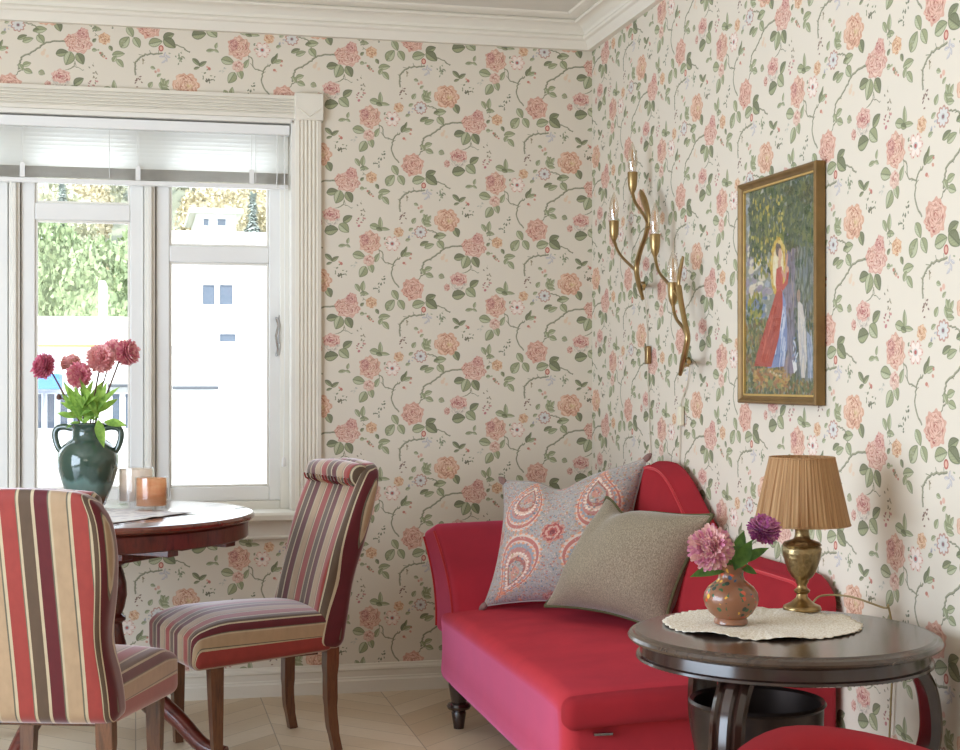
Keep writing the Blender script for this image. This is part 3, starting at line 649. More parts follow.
# cars in the street
def car(x, y, col, label):
    c = thing('parked_car', label, 'car', (x, y, GZ)); mc = M('car_paint_'+col, col, .25, coat=.6)
    def body(px, py, pz):
        return (px*(1-.12*max(0, (pz-.1))), py*(1-.08*max(0, pz)), pz)
    MB().softbox((2.1, .85, .33), .16, (10, 4, 3), body).build('car_body', mc, c, loc=(0, 0, .62))
    MB().softbox((1.15, .74, .28), .14, (6, 4, 3), lambda a, b, d: (a*(1-.45*(d+.28)), b*(1-.2*(d+.28)), d)).build('cabin', m_wfar, c, loc=(-.1, 0, 1.12))
    for sx in (-1.3, 1.3):
        for sy in (-.78, .78):
            MB().lathe([(.1, -.1), (.31, -.1), (.33, -.07), (.33, .07), (.31, .1), (.1, .1)], n=20).build('wheel', m_black, c, loc=(sx, sy, .33)).rotation_euler = (PI/2, 0, 0)
car(-3.4, 25.4, 'c9ccd2', 'silver parked car in the street outside, seen behind the green vase')
car(-2.6, 31.4, '8fa0b8', 'pale blue parked car in the street outside, farther back than the silver one')
# wooded hill
def hill_z(x, y): return GZ+max(0, y-46)*0.30+1.3*math.sin(x*.09+1)+1.0*math.sin(x*.21+y*.05)
hm = MB().grid(40, 24, lambda u, v: (-70+140*u, 44+96*v, hill_z(-70+140*u, 44+96*v) if v > 0 else GZ-.5)); tag(hm.build('hillside_outside', M('dry_grass', '8f9280', .9, var=.2, nscale=.4), smooth=80), None, None, kind='structure')
greens = {'spruce': M('hazed_spruce_needles', 'a3aca6', .8, var=.3, nscale=3), 'birch': M('hazed_yellow_leaves', 'c4b99c', .8, var=.25, nscale=3), 'bush': M('green_leaves', '8d9c74', .8, var=.35, nscale=4), 'pale': M('hazed_pale_leaves', 'c0bfa6', .8, var=.25, nscale=3)}  # tree colours paled so that distance haze is part of the foliage colour
m_trunk = M('grey_bark', '8d857a', .9)
def crown_needles(h, r):
    m = MB(); rr = random.Random(2)
    for k in range(2600):
        q = rr.random()**.75; z = h*(.1+.9*(1-q)); t = rr.uniform(0, 6.3); R = r*q*(.72+.28*math.sin(z*7))*rr.uniform(.5, 1); c = Vector((R*math.cos(t), R*math.sin(t), z-.12*R))
        o = Vector((math.cos(t), math.sin(t), -.35)).normalized()*r*.14; s = o.cross(Vector((0, 0, 1))).normalized()*r*.05
        m.add([c-o-s, c+o*.8-s*.4, c+o*.8+s*.4, c-o+s], [(0, 1, 2, 3)])
    m.lathe([(r*.3, h*.12), (r*.14, h*.55), (.01, h*.97)], n=9); return m
def crown_leafy(h, r):
    m = MB(); rr = random.Random(int(h*100))
    for k in range(2600):
        t = rr.uniform(0, 2*PI); ph = math.acos(rr.uniform(-.8, 1)); q = r*(.75+.3*rr.random()); c = Vector((q*math.sin(ph)*math.cos(t), q*math.sin(ph)*math.sin(t), h*.55+q*math.cos(ph)*h*.42/r))
        a = Vector((rr.gauss(0, 1), rr.gauss(0, 1), rr.gauss(0, 1))).normalized()*r*.062; b = a.cross(Vector((rr.gauss(0, 1), rr.gauss(0, 1), 1))).normalized()*r*.05
        m.add([c-a, c-b, c+a, c+b], [(0, 1, 2, 3)])
    for k in range(9):
        t = rr.uniform(0, 6.3); z = h*rr.uniform(.3, .75); q = r*.4; m.lathe([(.02, -r*.45), (r*.4, -r*.25), (r*.5, 0), (r*.38, r*.3), (.02, r*.45)], (q*math.cos(t), q*math.sin(t), z), 9)
    return m
protos = {}
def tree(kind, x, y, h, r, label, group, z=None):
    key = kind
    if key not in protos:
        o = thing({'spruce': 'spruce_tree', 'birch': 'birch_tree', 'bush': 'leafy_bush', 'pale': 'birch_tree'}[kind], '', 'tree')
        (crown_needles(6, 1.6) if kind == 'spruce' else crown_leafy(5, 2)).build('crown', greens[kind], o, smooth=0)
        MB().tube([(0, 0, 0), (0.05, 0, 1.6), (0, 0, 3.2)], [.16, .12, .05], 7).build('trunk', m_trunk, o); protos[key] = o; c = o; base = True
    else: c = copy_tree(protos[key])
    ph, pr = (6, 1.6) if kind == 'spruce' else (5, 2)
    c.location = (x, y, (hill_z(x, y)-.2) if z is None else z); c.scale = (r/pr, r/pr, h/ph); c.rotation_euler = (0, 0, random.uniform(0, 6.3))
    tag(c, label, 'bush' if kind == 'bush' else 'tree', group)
LB = {'spruce': ('hazy blue-green conifer on the hillside beyond the window', 'conifers on the hillside'), 'birch': ('yellow autumn tree on the hillside beyond the window', 'yellow trees on the hillside'),
      'pale': ('hazy pale olive leafy tree on the hillside beyond the window', 'pale trees on the hillside')}
rr = random.Random(3)
placed = [(P(216, 300, y=69).x, 69, 4.5)]
for i in range(6000):
    if len(placed) > 90: break
    y = rr.uniform(57, 118); px = rr.uniform(-30, 285); kd = rr.choice(['spruce', 'birch', 'pale', 'birch', 'spruce']); q = P(px, 300, y=y)
    h = rr.uniform(6, 10) if kd == 'spruce' else rr.uniform(4.5, 7); rad = h*(.2 if kd == 'spruce' else .33)
    if any(abs(q.x-a_) < rad+c_ and abs(y-b_) < rad+c_ for a_, b_, c_ in placed): continue
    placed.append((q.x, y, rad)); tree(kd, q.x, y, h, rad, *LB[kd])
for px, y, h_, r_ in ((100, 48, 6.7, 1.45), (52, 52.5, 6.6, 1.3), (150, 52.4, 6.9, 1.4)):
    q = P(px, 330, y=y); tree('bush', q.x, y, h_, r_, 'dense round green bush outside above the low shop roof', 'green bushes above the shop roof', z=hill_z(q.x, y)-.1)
# ---------------------------------------------------------------- sofa along the right wall
SX0, SX1, SY0, SY1 = 1.04, 1.765, 3.42, 5.15
sofa = thing('sofa', 'small red velvet sofa with a humped back against the right wall', 'sofa', (1.4, 4.3, 0)); SO = Vector((1.4, 4.3, 0))
def SB(name, mb, mat=m_velvet, par=sofa, **k): mb.v = [tuple(Vector(v)-SO) for v in mb.v]; return mb.build(name, mat, par, **k)
# seat: upholstered block from the lower edge up and over the crowned top
def seatfn(x, y, z):
    X = x+1.375; Y = y+4.355; Z = z+.27
    top = max(0, (Z-.29)/.11); u = max(0, min(1, (X-1.04)/.35)); v = max(0, min(1, (Y-3.58)/.25))
    Z += top*(.028*math.sin(u*PI/2)+.012*math.sin(v*PI/2)-.02*(Y-3.6)/1.6+.010*math.sin(X*9+Y*5)*u)
    X += .008*math.sin((Z-.14)/.26*PI)*(1 if X < 1.2 else 0)
    return (X, Y, Z)
SB('seat', MB().softbox((.335, .775, .13), .045, (16, 34, 5), seatfn), m_velvet_seat, smooth=60)
# rolled front edge of the seat at the near end
SB('seat_roll', MB().softbox((.325, .040, .040), .028, (18, 2, 2), lambda x, y, z: (x+1.370, y+3.570+.004*math.sin(x*18), z+.358+.018*math.sin((x+.33)/.66*PI))), m_velvet_nap, smooth=60)
SB('hinge', MB().box((1.125, 3.565, .303), (1.175, 3.578, .309)), m_chrome)
# flared arm at the far end
def armfn(x, y, z):
    t = (z+.19)/.38; u = (x+.31)/.62
    return (x+1.365+.012*math.sin(t*PI)-.02*(y/.09)*(1-u)-.01*t, y*(1.15-.90*t*t)+5.055+.265*t**1.6-.03*u, z+.50+t*(.022*u-.028+.020*(-y/.1)))
SB('armrest', MB().softbox((.315, .085, .19), .028, (10, 5, 8), armfn), smooth=60)
for sy in (-.062, .066):
    SB('piping', MB().tube([armfn(-.316, sy, -.165+.33*i/12) for i in range(13)], .0045, 8), m_piping)
# backrest with hump
def hump(y):
    b = .692+.235*math.exp(-abs((y-4.70)/.35)**2.5)
    if y < 3.60: b -= .06*((3.60-y)/.1)**2
    return b
def backfn(x, y, z):
    Y = y+4.33; t = (z+.30)/.60; h = hump(Y); zz = .15+t*(h-.15)
    thick = .165-.075*t
    X = 1.765-thick*.5+(x/.075)*thick*.5-(0.02 if x < 0 else 0)*math.sin(t*PI)
    return (X, Y, zz-(.012*t if x < 0 else 0))
SB('backrest', MB().softbox((.075, .83, .30), .03, (3, 60, 14), backfn), m_velvet_nap, smooth=60)
pp = []
for i in range(80):
    Y = 3.52+i*(5.12-3.52)/79; h = hump(Y); pp.append((1.765-.087-.001, Y, h-.022))
SB('piping', MB().tube(pp, .0045, 8), m_piping)
legp = [(.018, 0), (.019, .01), (.026, .055), (.022, .062), (.038, .068), (.042, .077), (.038, .086), (.026, .09), (.036, .15), (.036, .16)]
for x, y in ((1.085, 4.985), (1.085, 3.66), (1.72, 4.985), (1.72, 3.60)): SB('leg', MB().lathe(legp, (x, y, 0), 20), m_dark)

# ---------------------------------------------------------------- cushions
def cushion(name, label, TL, TR, BL, BR, T, mat, pipe=None, seed=1, pinch=.09, dent=None, uvs=1.0):
    TL, TR, BL, BR = map(Vector, (TL, TR, BL, BR)); C0 = (TL+TR+BL+BR)/4
    nrm = (TR-TL).cross(TL-BL).normalized()
    n = 28; m = MB(); rr = random.Random(seed); ph = [rr.uniform(0, 6) for _ in range(6)]
    def base(u, v):
        uu = u-pinch*u*(1-abs(u))*0; s = (u+1)/2; t = (v+1)/2
        pu = u*(1-pinch*(1-v*v)*abs(u)**2); pv = v*(1-pinch*(1-u*u)*abs(v)**2)
        if dent and v > 0: pv -= dent[1]*math.exp(-((u-dent[0])/.28)**2)*v**2
        s, t = (pu+1)/2, (pv+1)/2
        return BL*(1-s)*(1-t)+BR*s*(1-t)+TL*(1-s)*t+TR*s*t
    def thick(u, v):
        a = max(0, (1-u**2))**.55*max(0, (1-v**2))**.55
        w = 1+.05*math.sin(5*u+ph[0])*math.sin(4*v+ph[1])+.03*math.sin(9*u*v+ph[2])
        d = 1-(.35*math.exp(-((u-dent[0])/.22)**2)*max(0, v) if dent else 0)
        return T*a*w*d
    cs = [math.sin(PI/2*(2*i/n-1)) for i in range(n+1)]; vs = []; uvm = {}
    for side in (1, -1):
        for i in range(n+1):
            for j in range(n+1):
                p = base(cs[i], cs[j])+nrm*thick(cs[i], cs[j])*side*.5; uvm[len(vs)] = (cs[i]*.5+.5, cs[j]*.5+.5); vs.append(tuple(p-C0))
    N = (n+1)**2; fs = []
    for i in range(n):
        for j in range(n):
            a, b, c, d = i*(n+1)+j, (i+1)*(n+1)+j, (i+1)*(n+1)+j+1, i*(n+1)+j+1; fs.append((a, b, c, d)); fs.append((N+a, N+d, N+c, N+b))
    m.add(vs, fs); o = m.build(name, mat, None, smooth=0, loc=tuple(C0)); o.data.polygons.foreach_set('use_smooth', [True]*len(o.data.polygons))
    uv = o.data.uv_layers.new(name='UVMap')
    for l in o.data.loops: u, v = uvm[l.vertex_index]; uv.data[l.index].uv = (u*uvs, v*uvs)
    bm = bmesh.new(); bm.from_mesh(o.data); bmesh.ops.remove_doubles(bm, verts=bm.verts, dist=.0002); bmesh.ops.recalc_face_normals(bm, faces=bm.faces); bm.to_mesh(o.data); bm.free()
    tag(o, label, 'cushion', 'cushions on the red sofa')
    ed = [(c, -1) for c in cs]+[(1, c) for c in cs[1:]]+[(c, 1) for c in cs[::-1][1:]]+[(-1, c) for c in cs[::-1][1:]]
    pth = [tuple(base(u, v)-C0) for u, v in ed]
    MB().tube(pth, .006 if pipe else .0035, 8).build('piping', pipe or mat, o)
    for u, v in ((-1, -1), (1, -1), (1, 1), (-1, 1)):
        p = base(u, v)-C0; d = p.normalized()
        if not pipe: MB().tube([p-d*.012, p, p+d*.012, p+d*.022], [.010, .012, .010, .003], 8).build('corner_knot', m_knot, o)
    return o
m_knot = M('mauve_cord', '8a6a62', .8)
m_paisley = imgmat('paisley_linen', draw_paisley(), .8, (400, .3, .001), sheen=.3)
def tweed():
    n = NT('olive_tweed'); v = n.noise(330, 3, n.coord('Object', (1, 1, .6)), .7); w2 = n.noise(420, 2, n.coord('Object'))
    c = n.ramp(v, [(.3, lin('665846')), (.5, lin('8a7b66')), (.7, lin('b3a48c'))]); c = n.mix(n.math('MULTIPLY', w2, .4), c, lin('9c8f78'))
    n.set(color=c, rough=.9, sheen=.35, sheen_r=.4); n.bump(v, .5, .0012); return n.m
m_tweed = tweed(); m_olive = M('olive_piping', '54502f', .8, nscale=200, var=.15)
cushion('paisley_cushion', 'square cushion in pink and grey paisley print leaning in the sofa corner', P(503, 481, d=5.19), P(647, 458, d=5.02), P(484, 606, d=5.10), P(628, 612, d=4.86), .26, m_paisley, seed=3, pinch=.12, dent=(-.12, .17))
cushion('tweed_cushion', 'olive tweed cushion with piped edge in front of the paisley one', P(607, 497, d=4.86), P(713, 515, d=4.52), P(545, 606, d=4.86), P(664, 632, d=4.52), .27, m_tweed, m_olive, seed=5, pinch=.12, dent=(-.50, .16))

# ---------------------------------------------------------------- side table, doily, lamp, vase
TC = Vector((1.384, 3.015, 0)); TH = .65
tb = thing('side_table', 'dark polished round side table with three curved legs in front of the sofa', 'table', tuple(TC))
MB().lathe([(0, 0.6387), (0.3043, 0.6387), (0.3177, 0.6298), (0.3302, 0.6286), (0.3369, 0.6324), (0.3388, 0.6374), (0.3349, 0.6437), (0.3283, 0.6469), (0.3235, 0.6462), (0.3177, 0.6500), (0, 0.6500)], n=128, cap=False).build('tabletop', m_dark_top, tb, smooth=30)
MB().lathe([(0.268, 0.5933), (0.3082, 0.5920), (0.3158, 0.5895), (0.3216, 0.5920), (0.3196, 0.5971), (0.312, 0.5996), (0.3101, 0.6223), (0.3196, 0.6261), (0.3216, 0.6311), (0.2871, 0.6324)], n=128, cap=False).build('apron', m_dark, tb, smooth=30)
bd = MB()
for k in range(150): t = 2*PI*k/150; bd.lathe([(.0004, -.0014), (.0014, 0), (.0004, .0014)], (.3196*math.cos(t), .3196*math.sin(t), .5912), 6, cap=False)
bd.build('beading', m_dark, tb)
az0 = math.atan2(-FW[1], -FW[0])
legc = spline([(.262, .598), (.292, .572), (.325, .52), (.337, .44), (.328, .38), (.300, .32), (.25, .275), (.18, .25), (.12, .245)], 5)
for phi in (-31, 95, -157):
    a = az0+math.radians(phi); m = MB(); vs = []; n = len(legc)
    prof = [(-.034, -.014), (-.034, .008), (-.024, .016), (-.016, .010), (-.008, .020), (.008, .020), (.016, .010), (.024, .016), (.034, .008), (.034, -.014), (.0, -.020)]
    for i, (r, z) in enumerate(legc):
        q0 = legc[max(0, i-1)]; q1 = legc[min(n-1, i+1)]; t = Vector((q1[0]-q0[0], q1[1]-q0[1])).normalized(); nn = Vector((-t[1], t[0]))
        if nn[0] < 0 and i < n*.6: nn = -nn
        nn = Vector((-t[1], t[0])); 
        for w_, d in prof: vs.append((r+nn[0]*d, w_, z+nn[1]*d))
    k = len(prof); fs = [(i*k+j, (i+1)*k+j, (i+1)*k+(j+1) % k, i*k+(j+1) % k) for i in range(n-1) for j in range(k)]+[tuple(range(k)), tuple(range(n*k-1, (n-1)*k-1, -1))]
    m.add([(x*math.cos(a)-y*math.sin(a), x*math.sin(a)+y*math.cos(a), z) for x, y, z in vs], fs); m.build('leg', m_dark, tb, smooth=40)
    f = MB(); f.tube([(rr_*math.cos(a), rr_*math.sin(a), z) for rr_, z in spline([(.06, .20), (.14, .19), (.22, .12), (.28, .04), (.32, .022)], 4)], [.034]*5+[.032]*4+[.028]*4+[.024]*4, 10); f.build('foot', m_dark, tb)
MB().lathe([(.0, .225), (.15, .225), (.165, .235), (.165, .248), (.15, .258), (0, .26)], n=64, cap=False).build('lower_shelf', m_dark, tb, smooth=30)
MB().lathe([(.0, .10), (.05, .11), (.06, .15), (.05, .19), (.08, .225), (0, .226)], n=32, cap=False).build('pedestal_boss', m_dark, tb)
bp = P(757, 690, d=3.25)
bo = MB().lathe([(0, 0), (.06, 0), (.07, .006), (.105, .04), (.132, .10), (.142, .16), (.144, .225), (.150, .232), (.146, .238), (.138, .232), (.136, .16), (.125, .10), (.10, .046), (.06, .014), (0, .012)], n=64, cap=False)
tag(bo.build('metal_bowl', m_bowl, smooth=35, loc=(bp.x, bp.y, .262)), 'deep dark metal bowl standing under the round side table', 'bowl')
# doily
dcx, dcy = 1.372, 3.10
dm = MB(); nr, na = 26, 336; vs = []
for i in range(nr+1):
    for k in range(na):
        t = 2*PI*k/na; u = i/nr; R = .214*(1+.02*math.sin(2*t+1)); sc_ = .004*abs(math.sin(42*t/2)) if i == nr else 0
        r = R*u+(.0075*abs(math.sin(t*24)) if i >= nr-1 else 0); z = .0022+.0045*max(0, u-.45)/.55*(math.sin(9*t+2*math.sin(t))*.5+.5)*(1.2+math.sin(2*t))+.0006*math.sin(t*56)*u+.0006*math.sin(u*90)
        vs.append((r*math.cos(t), r*math.sin(t), z))
fs = [(i*na+k, i*na+(k+1) % na, (i+1)*na+(k+1) % na, (i+1)*na+k) for i in range(1, nr) for k in range(na)]+[(0, na+k, na+(k+1) % na) for k in range(na)]
dm.add(vs, fs)
nd = NT('crochet_cotton'); wv = nd.new('ShaderNodeTexVoronoi'); wv.inputs['Scale'].default_value = 220; nd.l(nd.coord('Object'), wv.inputs[0])
nd.set(color=nd.ramp(wv.outputs[0], [(.2, lin('f6eee0')), (.75, lin('d8c8ac'))]), rough=.9, sheen=.2); nd.bump(wv.outputs[0], .6, .002); m_cro = nd.m
od = dm.build('crochet_doily', m_cro, smooth=0, loc=(dcx, dcy, TH)); od.data.polygons.foreach_set('use_smooth', [True]*len(od.data.polygons))
so = od.modifiers.new('thickness', 'SOLIDIFY'); so.thickness = .0015; so.offset = 0
tag(od, 'round cream crochet doily with scalloped edge on the side table', 'doily')
# lamp
lp = P(802, 611, z=TH+.004); LP = (lp.x, lp.y, TH+.0068)
lamp = thing('table_lamp', 'brass urn table lamp with a pleated beige shade on the side table', 'lamp', LP)
MB().lathe([(0, 0), (.044, 0), (.045, .004), (.043, .010), (.034, .014), (.026, .018), (.020, .024), (.014, .030), (.012, .038), (.018, .042), (.019, .047), (.012, .052), (.011, .060), (.015, .066), (.016, .072)], n=48, cap=False).build('base', m_brass, lamp, smooth=50)
MB().lathe([(.014, .070), (.024, .078), (.033, .092), (.040, .112), (.045, .134), (.046, .146), (.042, .150), (.046, .154), (.042, .160), (.028, .165), (.020, .168), (.017, .176), (.016, .190), (.019, .194), (.016, .199), (.010, .203)], n=48, cap=False).build('urn', m_brass_dark, lamp, smooth=50)
MB().lathe([(.012, .20), (.012, .25), (.016, .252), (.016, .275), (.0, .275)], n=20, cap=False).build('lamp_holder', m_brass, lamp)
def pleat(r, z, t): return (r*(1+.008*math.sin(62*t)+.006*math.sin(97*t+1+z*8)+.004*math.sin(41*t+z*20)), z)
npl = NT('pleated_silk'); cp = npl.new('ShaderNodeSeparateXYZ'); npl.l(npl.coord('Object'), cp.inputs[0]); an = npl.math('ARCTAN2', cp.outputs[1], cp.outputs[0])
cb = npl.new('ShaderNodeCombineXYZ'); npl.l(npl.math('MULTIPLY', an, 14.0), cb.inputs[0]); npl.l(npl.math('MULTIPLY', cp.outputs[2], 2.0), cb.inputs[1]); vv = npl.ramp(npl.noise(1.6, 4, cb.outputs[0]), [(.35, (0, 0, 0)), (.65, (1, 1, 1))])
npl.set(color=npl.mix(vv, lin('9c7044'), lin('dab484')), rough=.75, sheen=.2); tr_ = npl.new('ShaderNodeBsdfTranslucent'); tr_.inputs[0].default_value = (*lin('e0b478'), 1); mxs = npl.new('ShaderNodeMixShader'); mxs.inputs[0].default_value = .4
npl.l(npl.b.outputs[0], mxs.inputs[1]); npl.l(tr_.outputs[0], mxs.inputs[2]); npl.l(mxs.outputs[0], npl.out.inputs[0]); m_shade = npl.m
sh = MB().lathe([(.112, .203), (.111, .206), (.0935, .285), (.0765, .358), (.0755, .360), (.0735, .358), (.0915, .285), (.109, .206), (.112, .203)], n=372, cap=False, fn=pleat).build('lamp_shade', m_shade, lamp, smooth=80)
for r, z in ((.112, .203), (.076, .360)):
    MB().tube([(r*math.cos(t*2*PI/60), r*math.sin(t*2*PI/60), z) for t in range(61)], .0022, 6).build('trim_band', m_shade, sh)
wire = MB(); wire.tube([(0, 0, .25), (.0, 0, .34)], .002, 6); wire.tube([(-.074, 0, .34), (.074, 0, .34)], .0018, 6); wire.tube([(0, -.074, .34), (0, .074, .34)], .0018, 6); wire.build('shade_carrier', m_brass, lamp)
q = [P(x, y, z=TH+.005)-Vector(LP) for x, y in ((812, 605), (822, 600), (850, 601), (884, 609))]
cp_ = [(.03, 0, .012)]+[(v.x, v.y, .001+.004*i*(3-i)) for i, v in enumerate(q)]
ed = q[-1]; dirn = Vector((ed.x+LP[0]-TC.x, ed.y+LP[1]-TC.y, 0)).normalized(); e2 = ed+dirn*.03
cp_ += [(ed.x+dirn.x*.02, ed.y+dirn.y*.02, 0.0), (1.766-LP[0], e2.y+.0, -.10), (1.766-LP[0], e2.y+.02, -.40), (1.764-LP[0], e2.y-.01, -.63)]
m_cord = M('gold_cord', 'a08a5c', .5)
MB().tube(spline(cp_, 6), .0025, 8).build('power_cord', m_cord, lamp)

# flowers
def petal(m, L, W, base, d, n_, curl=.25, cup=.5):
    """one petal from base along d, its back towards -n_"""
    d = d.normalized(); s = d.cross(n_).normalized(); n_ = s.cross(d).normalized(); vs = []
    for i, (t, w_) in enumerate(((0, .25), (.35, .8), (.7, 1), (1.0, .45))):
        c = base+d*L*t+n_*(curl*L*t*t)
        for k in (-1, 0, 1): vs.append(c+s*W*.5*w_*k+n_*(cup*W*.35*abs(k)*w_))
    m.add(vs, [(i*3+k, i*3+k+1, (i+1)*3+k+1, (i+1)*3+k) for i in range(3) for k in range(2)])
def dahlia(parent, c, R, axis, mats, seed, squash=.75):
    rr = random.Random(seed); axis = Vector(axis).normalized(); a = axis.orthogonal().normalized(); b = axis.cross(a); m = MB(); layers = 10
    for l in range(layers):
        el = math.radians(-35+118*l/(layers-1)); n = int(22*math.cos(math.radians(max(0, -30+100*l/(layers-1))))+4); m.cur = (0 if l < 4 else 1) if len(mats) > 1 else 0
        for k in range(n):
            t = 2*PI*(k+.5*(l % 2))/n+rr.uniform(-.08, .08); d = (a*math.cos(t)+b*math.sin(t))*math.cos(el)+axis*math.sin(el)*squash; m.cur = (rr.random() < .35+.05*l)*1 if len(mats) > 1 else 0
            L = R*(.62+.02*l if l < 7 else .5)*(1+rr.uniform(-.16, .14)); petal(m, L, R*.25, c+d*R*.34+axis*R*.02*l, d, axis if l < 7 else a, .22, 1.1)
    m.cur = 0; m.tube([c-axis*R*.2, c+axis*R*.3, c+axis*R*.62, c+axis*R*.8], [R*.5, R*.42, R*.26, R*.06], 9)
    return m.build('flower_head', mats, parent, smooth=80)
def leafmesh(m, base, tip, W, up=Vector((0, 0, 1)), droop=.15):
    base, tip = Vector(base), Vector(tip); d = tip-base; L = d.length; d.normalize(); s = d.cross(up)
    s = s.normalized() if s.length > 1e-4 else Vector((1, 0, 0)); n_ = s.cross(d); vs = []; pr = ((0, .12), (.12, .5), (.3, .9), (.45, 1), (.62, .85), (.8, .5), (.92, .22), (1, .02))
    for t, w_ in pr:
        c = base+d*L*t-n_*droop*L*(t-.5)**2*2+n_*droop*L*.5
        for k in (-1, 0, 1): vs.append(c+s*W*.5*w_*k*(1+.08*math.sin(t*40))+n_*(abs(k)*W*.12*w_))
    m.add(vs, [(i*3+k, i*3+k+1, (i+1)*3+k+1, (i+1)*3+k) for i in range(len(pr)-1) for k in range(2)])
def petalmat(name, a, b, c=None):
    n = NT(name); f = n.noise(60, 3, n.coord('Object')); n.set(color=n.ramp(f, [(.35, lin(a)), (.6, lin(b))]), rough=.6, sss=0.0, sheen=.2)
    t = n.new('ShaderNodeBsdfTranslucent'); t.inputs[0].default_value = (*lin(b), 1); x = n.new('ShaderNodeMixShader'); x.inputs[0].default_value = .42; n.l(n.b.outputs[0], x.inputs[1]); n.l(t.outputs[0], x.inputs[2]); n.l(x.outputs[0], n.out.inputs[0]); return n.m
m_leaf = petalmat('dahlia_leaf', '55822a', 'a3c85a'); m_leafd = petalmat('dark_dahlia_leaf', '2f5526', '5f8a3a'); m_stem = M('brown_stem', '5c3a2c', .6); m_stemg = M('green_stem', '6d8b42', .6)
m_pk = petalmat('pink_petal', 'c76a94', 'e9a8c2'); m_pk2 = petalmat('pale_pink_petal', 'e3a3ac', 'f2ccc4'); m_mg = petalmat('magenta_petal', '9c3488', 'cc70b4'); m_mg2 = petalmat('magenta_heart_petal', 'a8488a', 'd898b0')
m_rd = petalmat('red_petal', 'cc5272', 'f0a0b0'); m_rd2 = petalmat('crimson_petal', 'bc3e60', 'e0809a'); m_co = petalmat('coral_petal', 'e68e9c', 'fac8c4'); m_co2 = petalmat('pale_coral_petal', 'e39a90', 'f2c4b0')
# small painted vase
vp = P(731, 624, z=TH+.004); VP = (vp.x, vp.y, TH+.0045)
npv = NT('painted_pottery'); vo = npv.new('ShaderNodeTexVoronoi'); vo.inputs['Scale'].default_value = 70; npv.l(npv.coord('Object'), vo.inputs[0])
sp_ = npv.new('ShaderNodeSeparateColor'); npv.l(vo.outputs['Color'], sp_.inputs[0])
dc = npv.ramp(sp_.outputs[0], [(0, lin('2f5a3c')), (.3, lin('c8502a')), (.5, lin('22382f')), (.66, lin('d9a23a')), (.8, lin('b8402c')), (.9, lin('2b4a66'))], 'CONSTANT')
msk = npv.math('MULTIPLY', npv.math('LESS_THAN', vo.outputs['Distance'], .42), npv.math('GREATER_THAN', npv.noise(20, 2, npv.coord('Object')), .50))
zz_ = npv.new('ShaderNodeSeparateXYZ'); npv.l(npv.coord('Object'), zz_.inputs[0]); msk = npv.math('MULTIPLY', msk, npv.math('GREATER_THAN', zz_.outputs[2], .018))
npv.set(color=npv.mix(msk, npv.mix(npv.noise(14, 3, npv.coord('Object')), lin('784a32'), lin('99684a')), dc), rough=.28, coat=.4); m_pot = npv.m
vase = thing('flower_vase', 'small brown pottery vase painted with bright dots, on the doily', 'vase', VP)
MB().lathe([(0, .002), (.034, 0), (.038, .003), (.037, .010), (.034, .014), (.048, .026), (.058, .042), (.0615, .056), (.059, .070), (.050, .084), (.038, .093), (.030, .100), (.027, .110), (.029, .120), (.035, .129), (.038, .134), (.036, .136), (.032, .130), (.025, .118), (.024, .108), (.03, .098), (.05, .075), (.055, .055), (.04, .03), (0, .02)], n=64, cap=False).build('body', m_pot, vase, smooth=60)
def bloom(label, par_loc, head, R, mats, seed, neck, group, leaves=(), cat='flower', stem_mat=None, tilt=(0, -1, .5), lm=None, lw=.035, depth=.0):
    o = thing('dahlia', label, cat, par_loc, group=group); b = Vector(par_loc); c = head-b; nk = Vector(neck)-b
    ax = Vector(tilt)
    pts = spline([tuple(nk-Vector((0, 0, .05))), tuple(nk), tuple(nk.lerp(c, .55)+Vector((0, 0, .01))), tuple(c-ax.normalized()*R*.3)], 5)
    MB().tube(pts, .0022 if R < .04 else .003, 7).build('stem', stem_mat or m_stemg, o); dahlia(o, c, R, ax, mats, seed)
    for i, (bx, tp, W) in enumerate(leaves):
        m = MB(); leafmesh(m, Vector(bx)-b, Vector(tp)-b, W, up=Vector((-FW[0], -FW[1], .6)), droop=.12); m.build('leaf', lm or m_leafd, o, smooth=80)
    return o
nk = (VP[0], VP[1], VP[2]+.13); D = 3.27
bloom('large pink dahlia with pale heart in the small painted vase', nk, P(711, 549, d=D-.02), .049, [m_pk, m_pk2], 3, nk, 'dahlias in the painted vase',
      [(nk, P(690, 577, d=D), .034), (P(735, 570, d=D), P(741, 538, d=D+.03), .03), (nk, P(722, 540, d=D+.05), .03)], tilt=(-.45, -.75, .45))
bloom('small magenta dahlia in the painted vase, beside the lampshade', (nk[0]+.004, nk[1], nk[2]), P(763, 532, d=D+.04), .037, [m_mg, m_mg2], 5, (nk[0]+.008, nk[1], nk[2]), 'dahlias in the painted vase',
      [(P(737, 568, d=D), P(752, 540, d=D-.02), .036), (P(741, 562, d=D+.02), P(769, 548, d=D), .026), (P(739, 566, d=D+.02), P(757, 574, d=D+.02), .020), (P(735, 560, d=D+.05), P(744, 531, d=D+.06), .03)], tilt=(.1, -.45, .8))
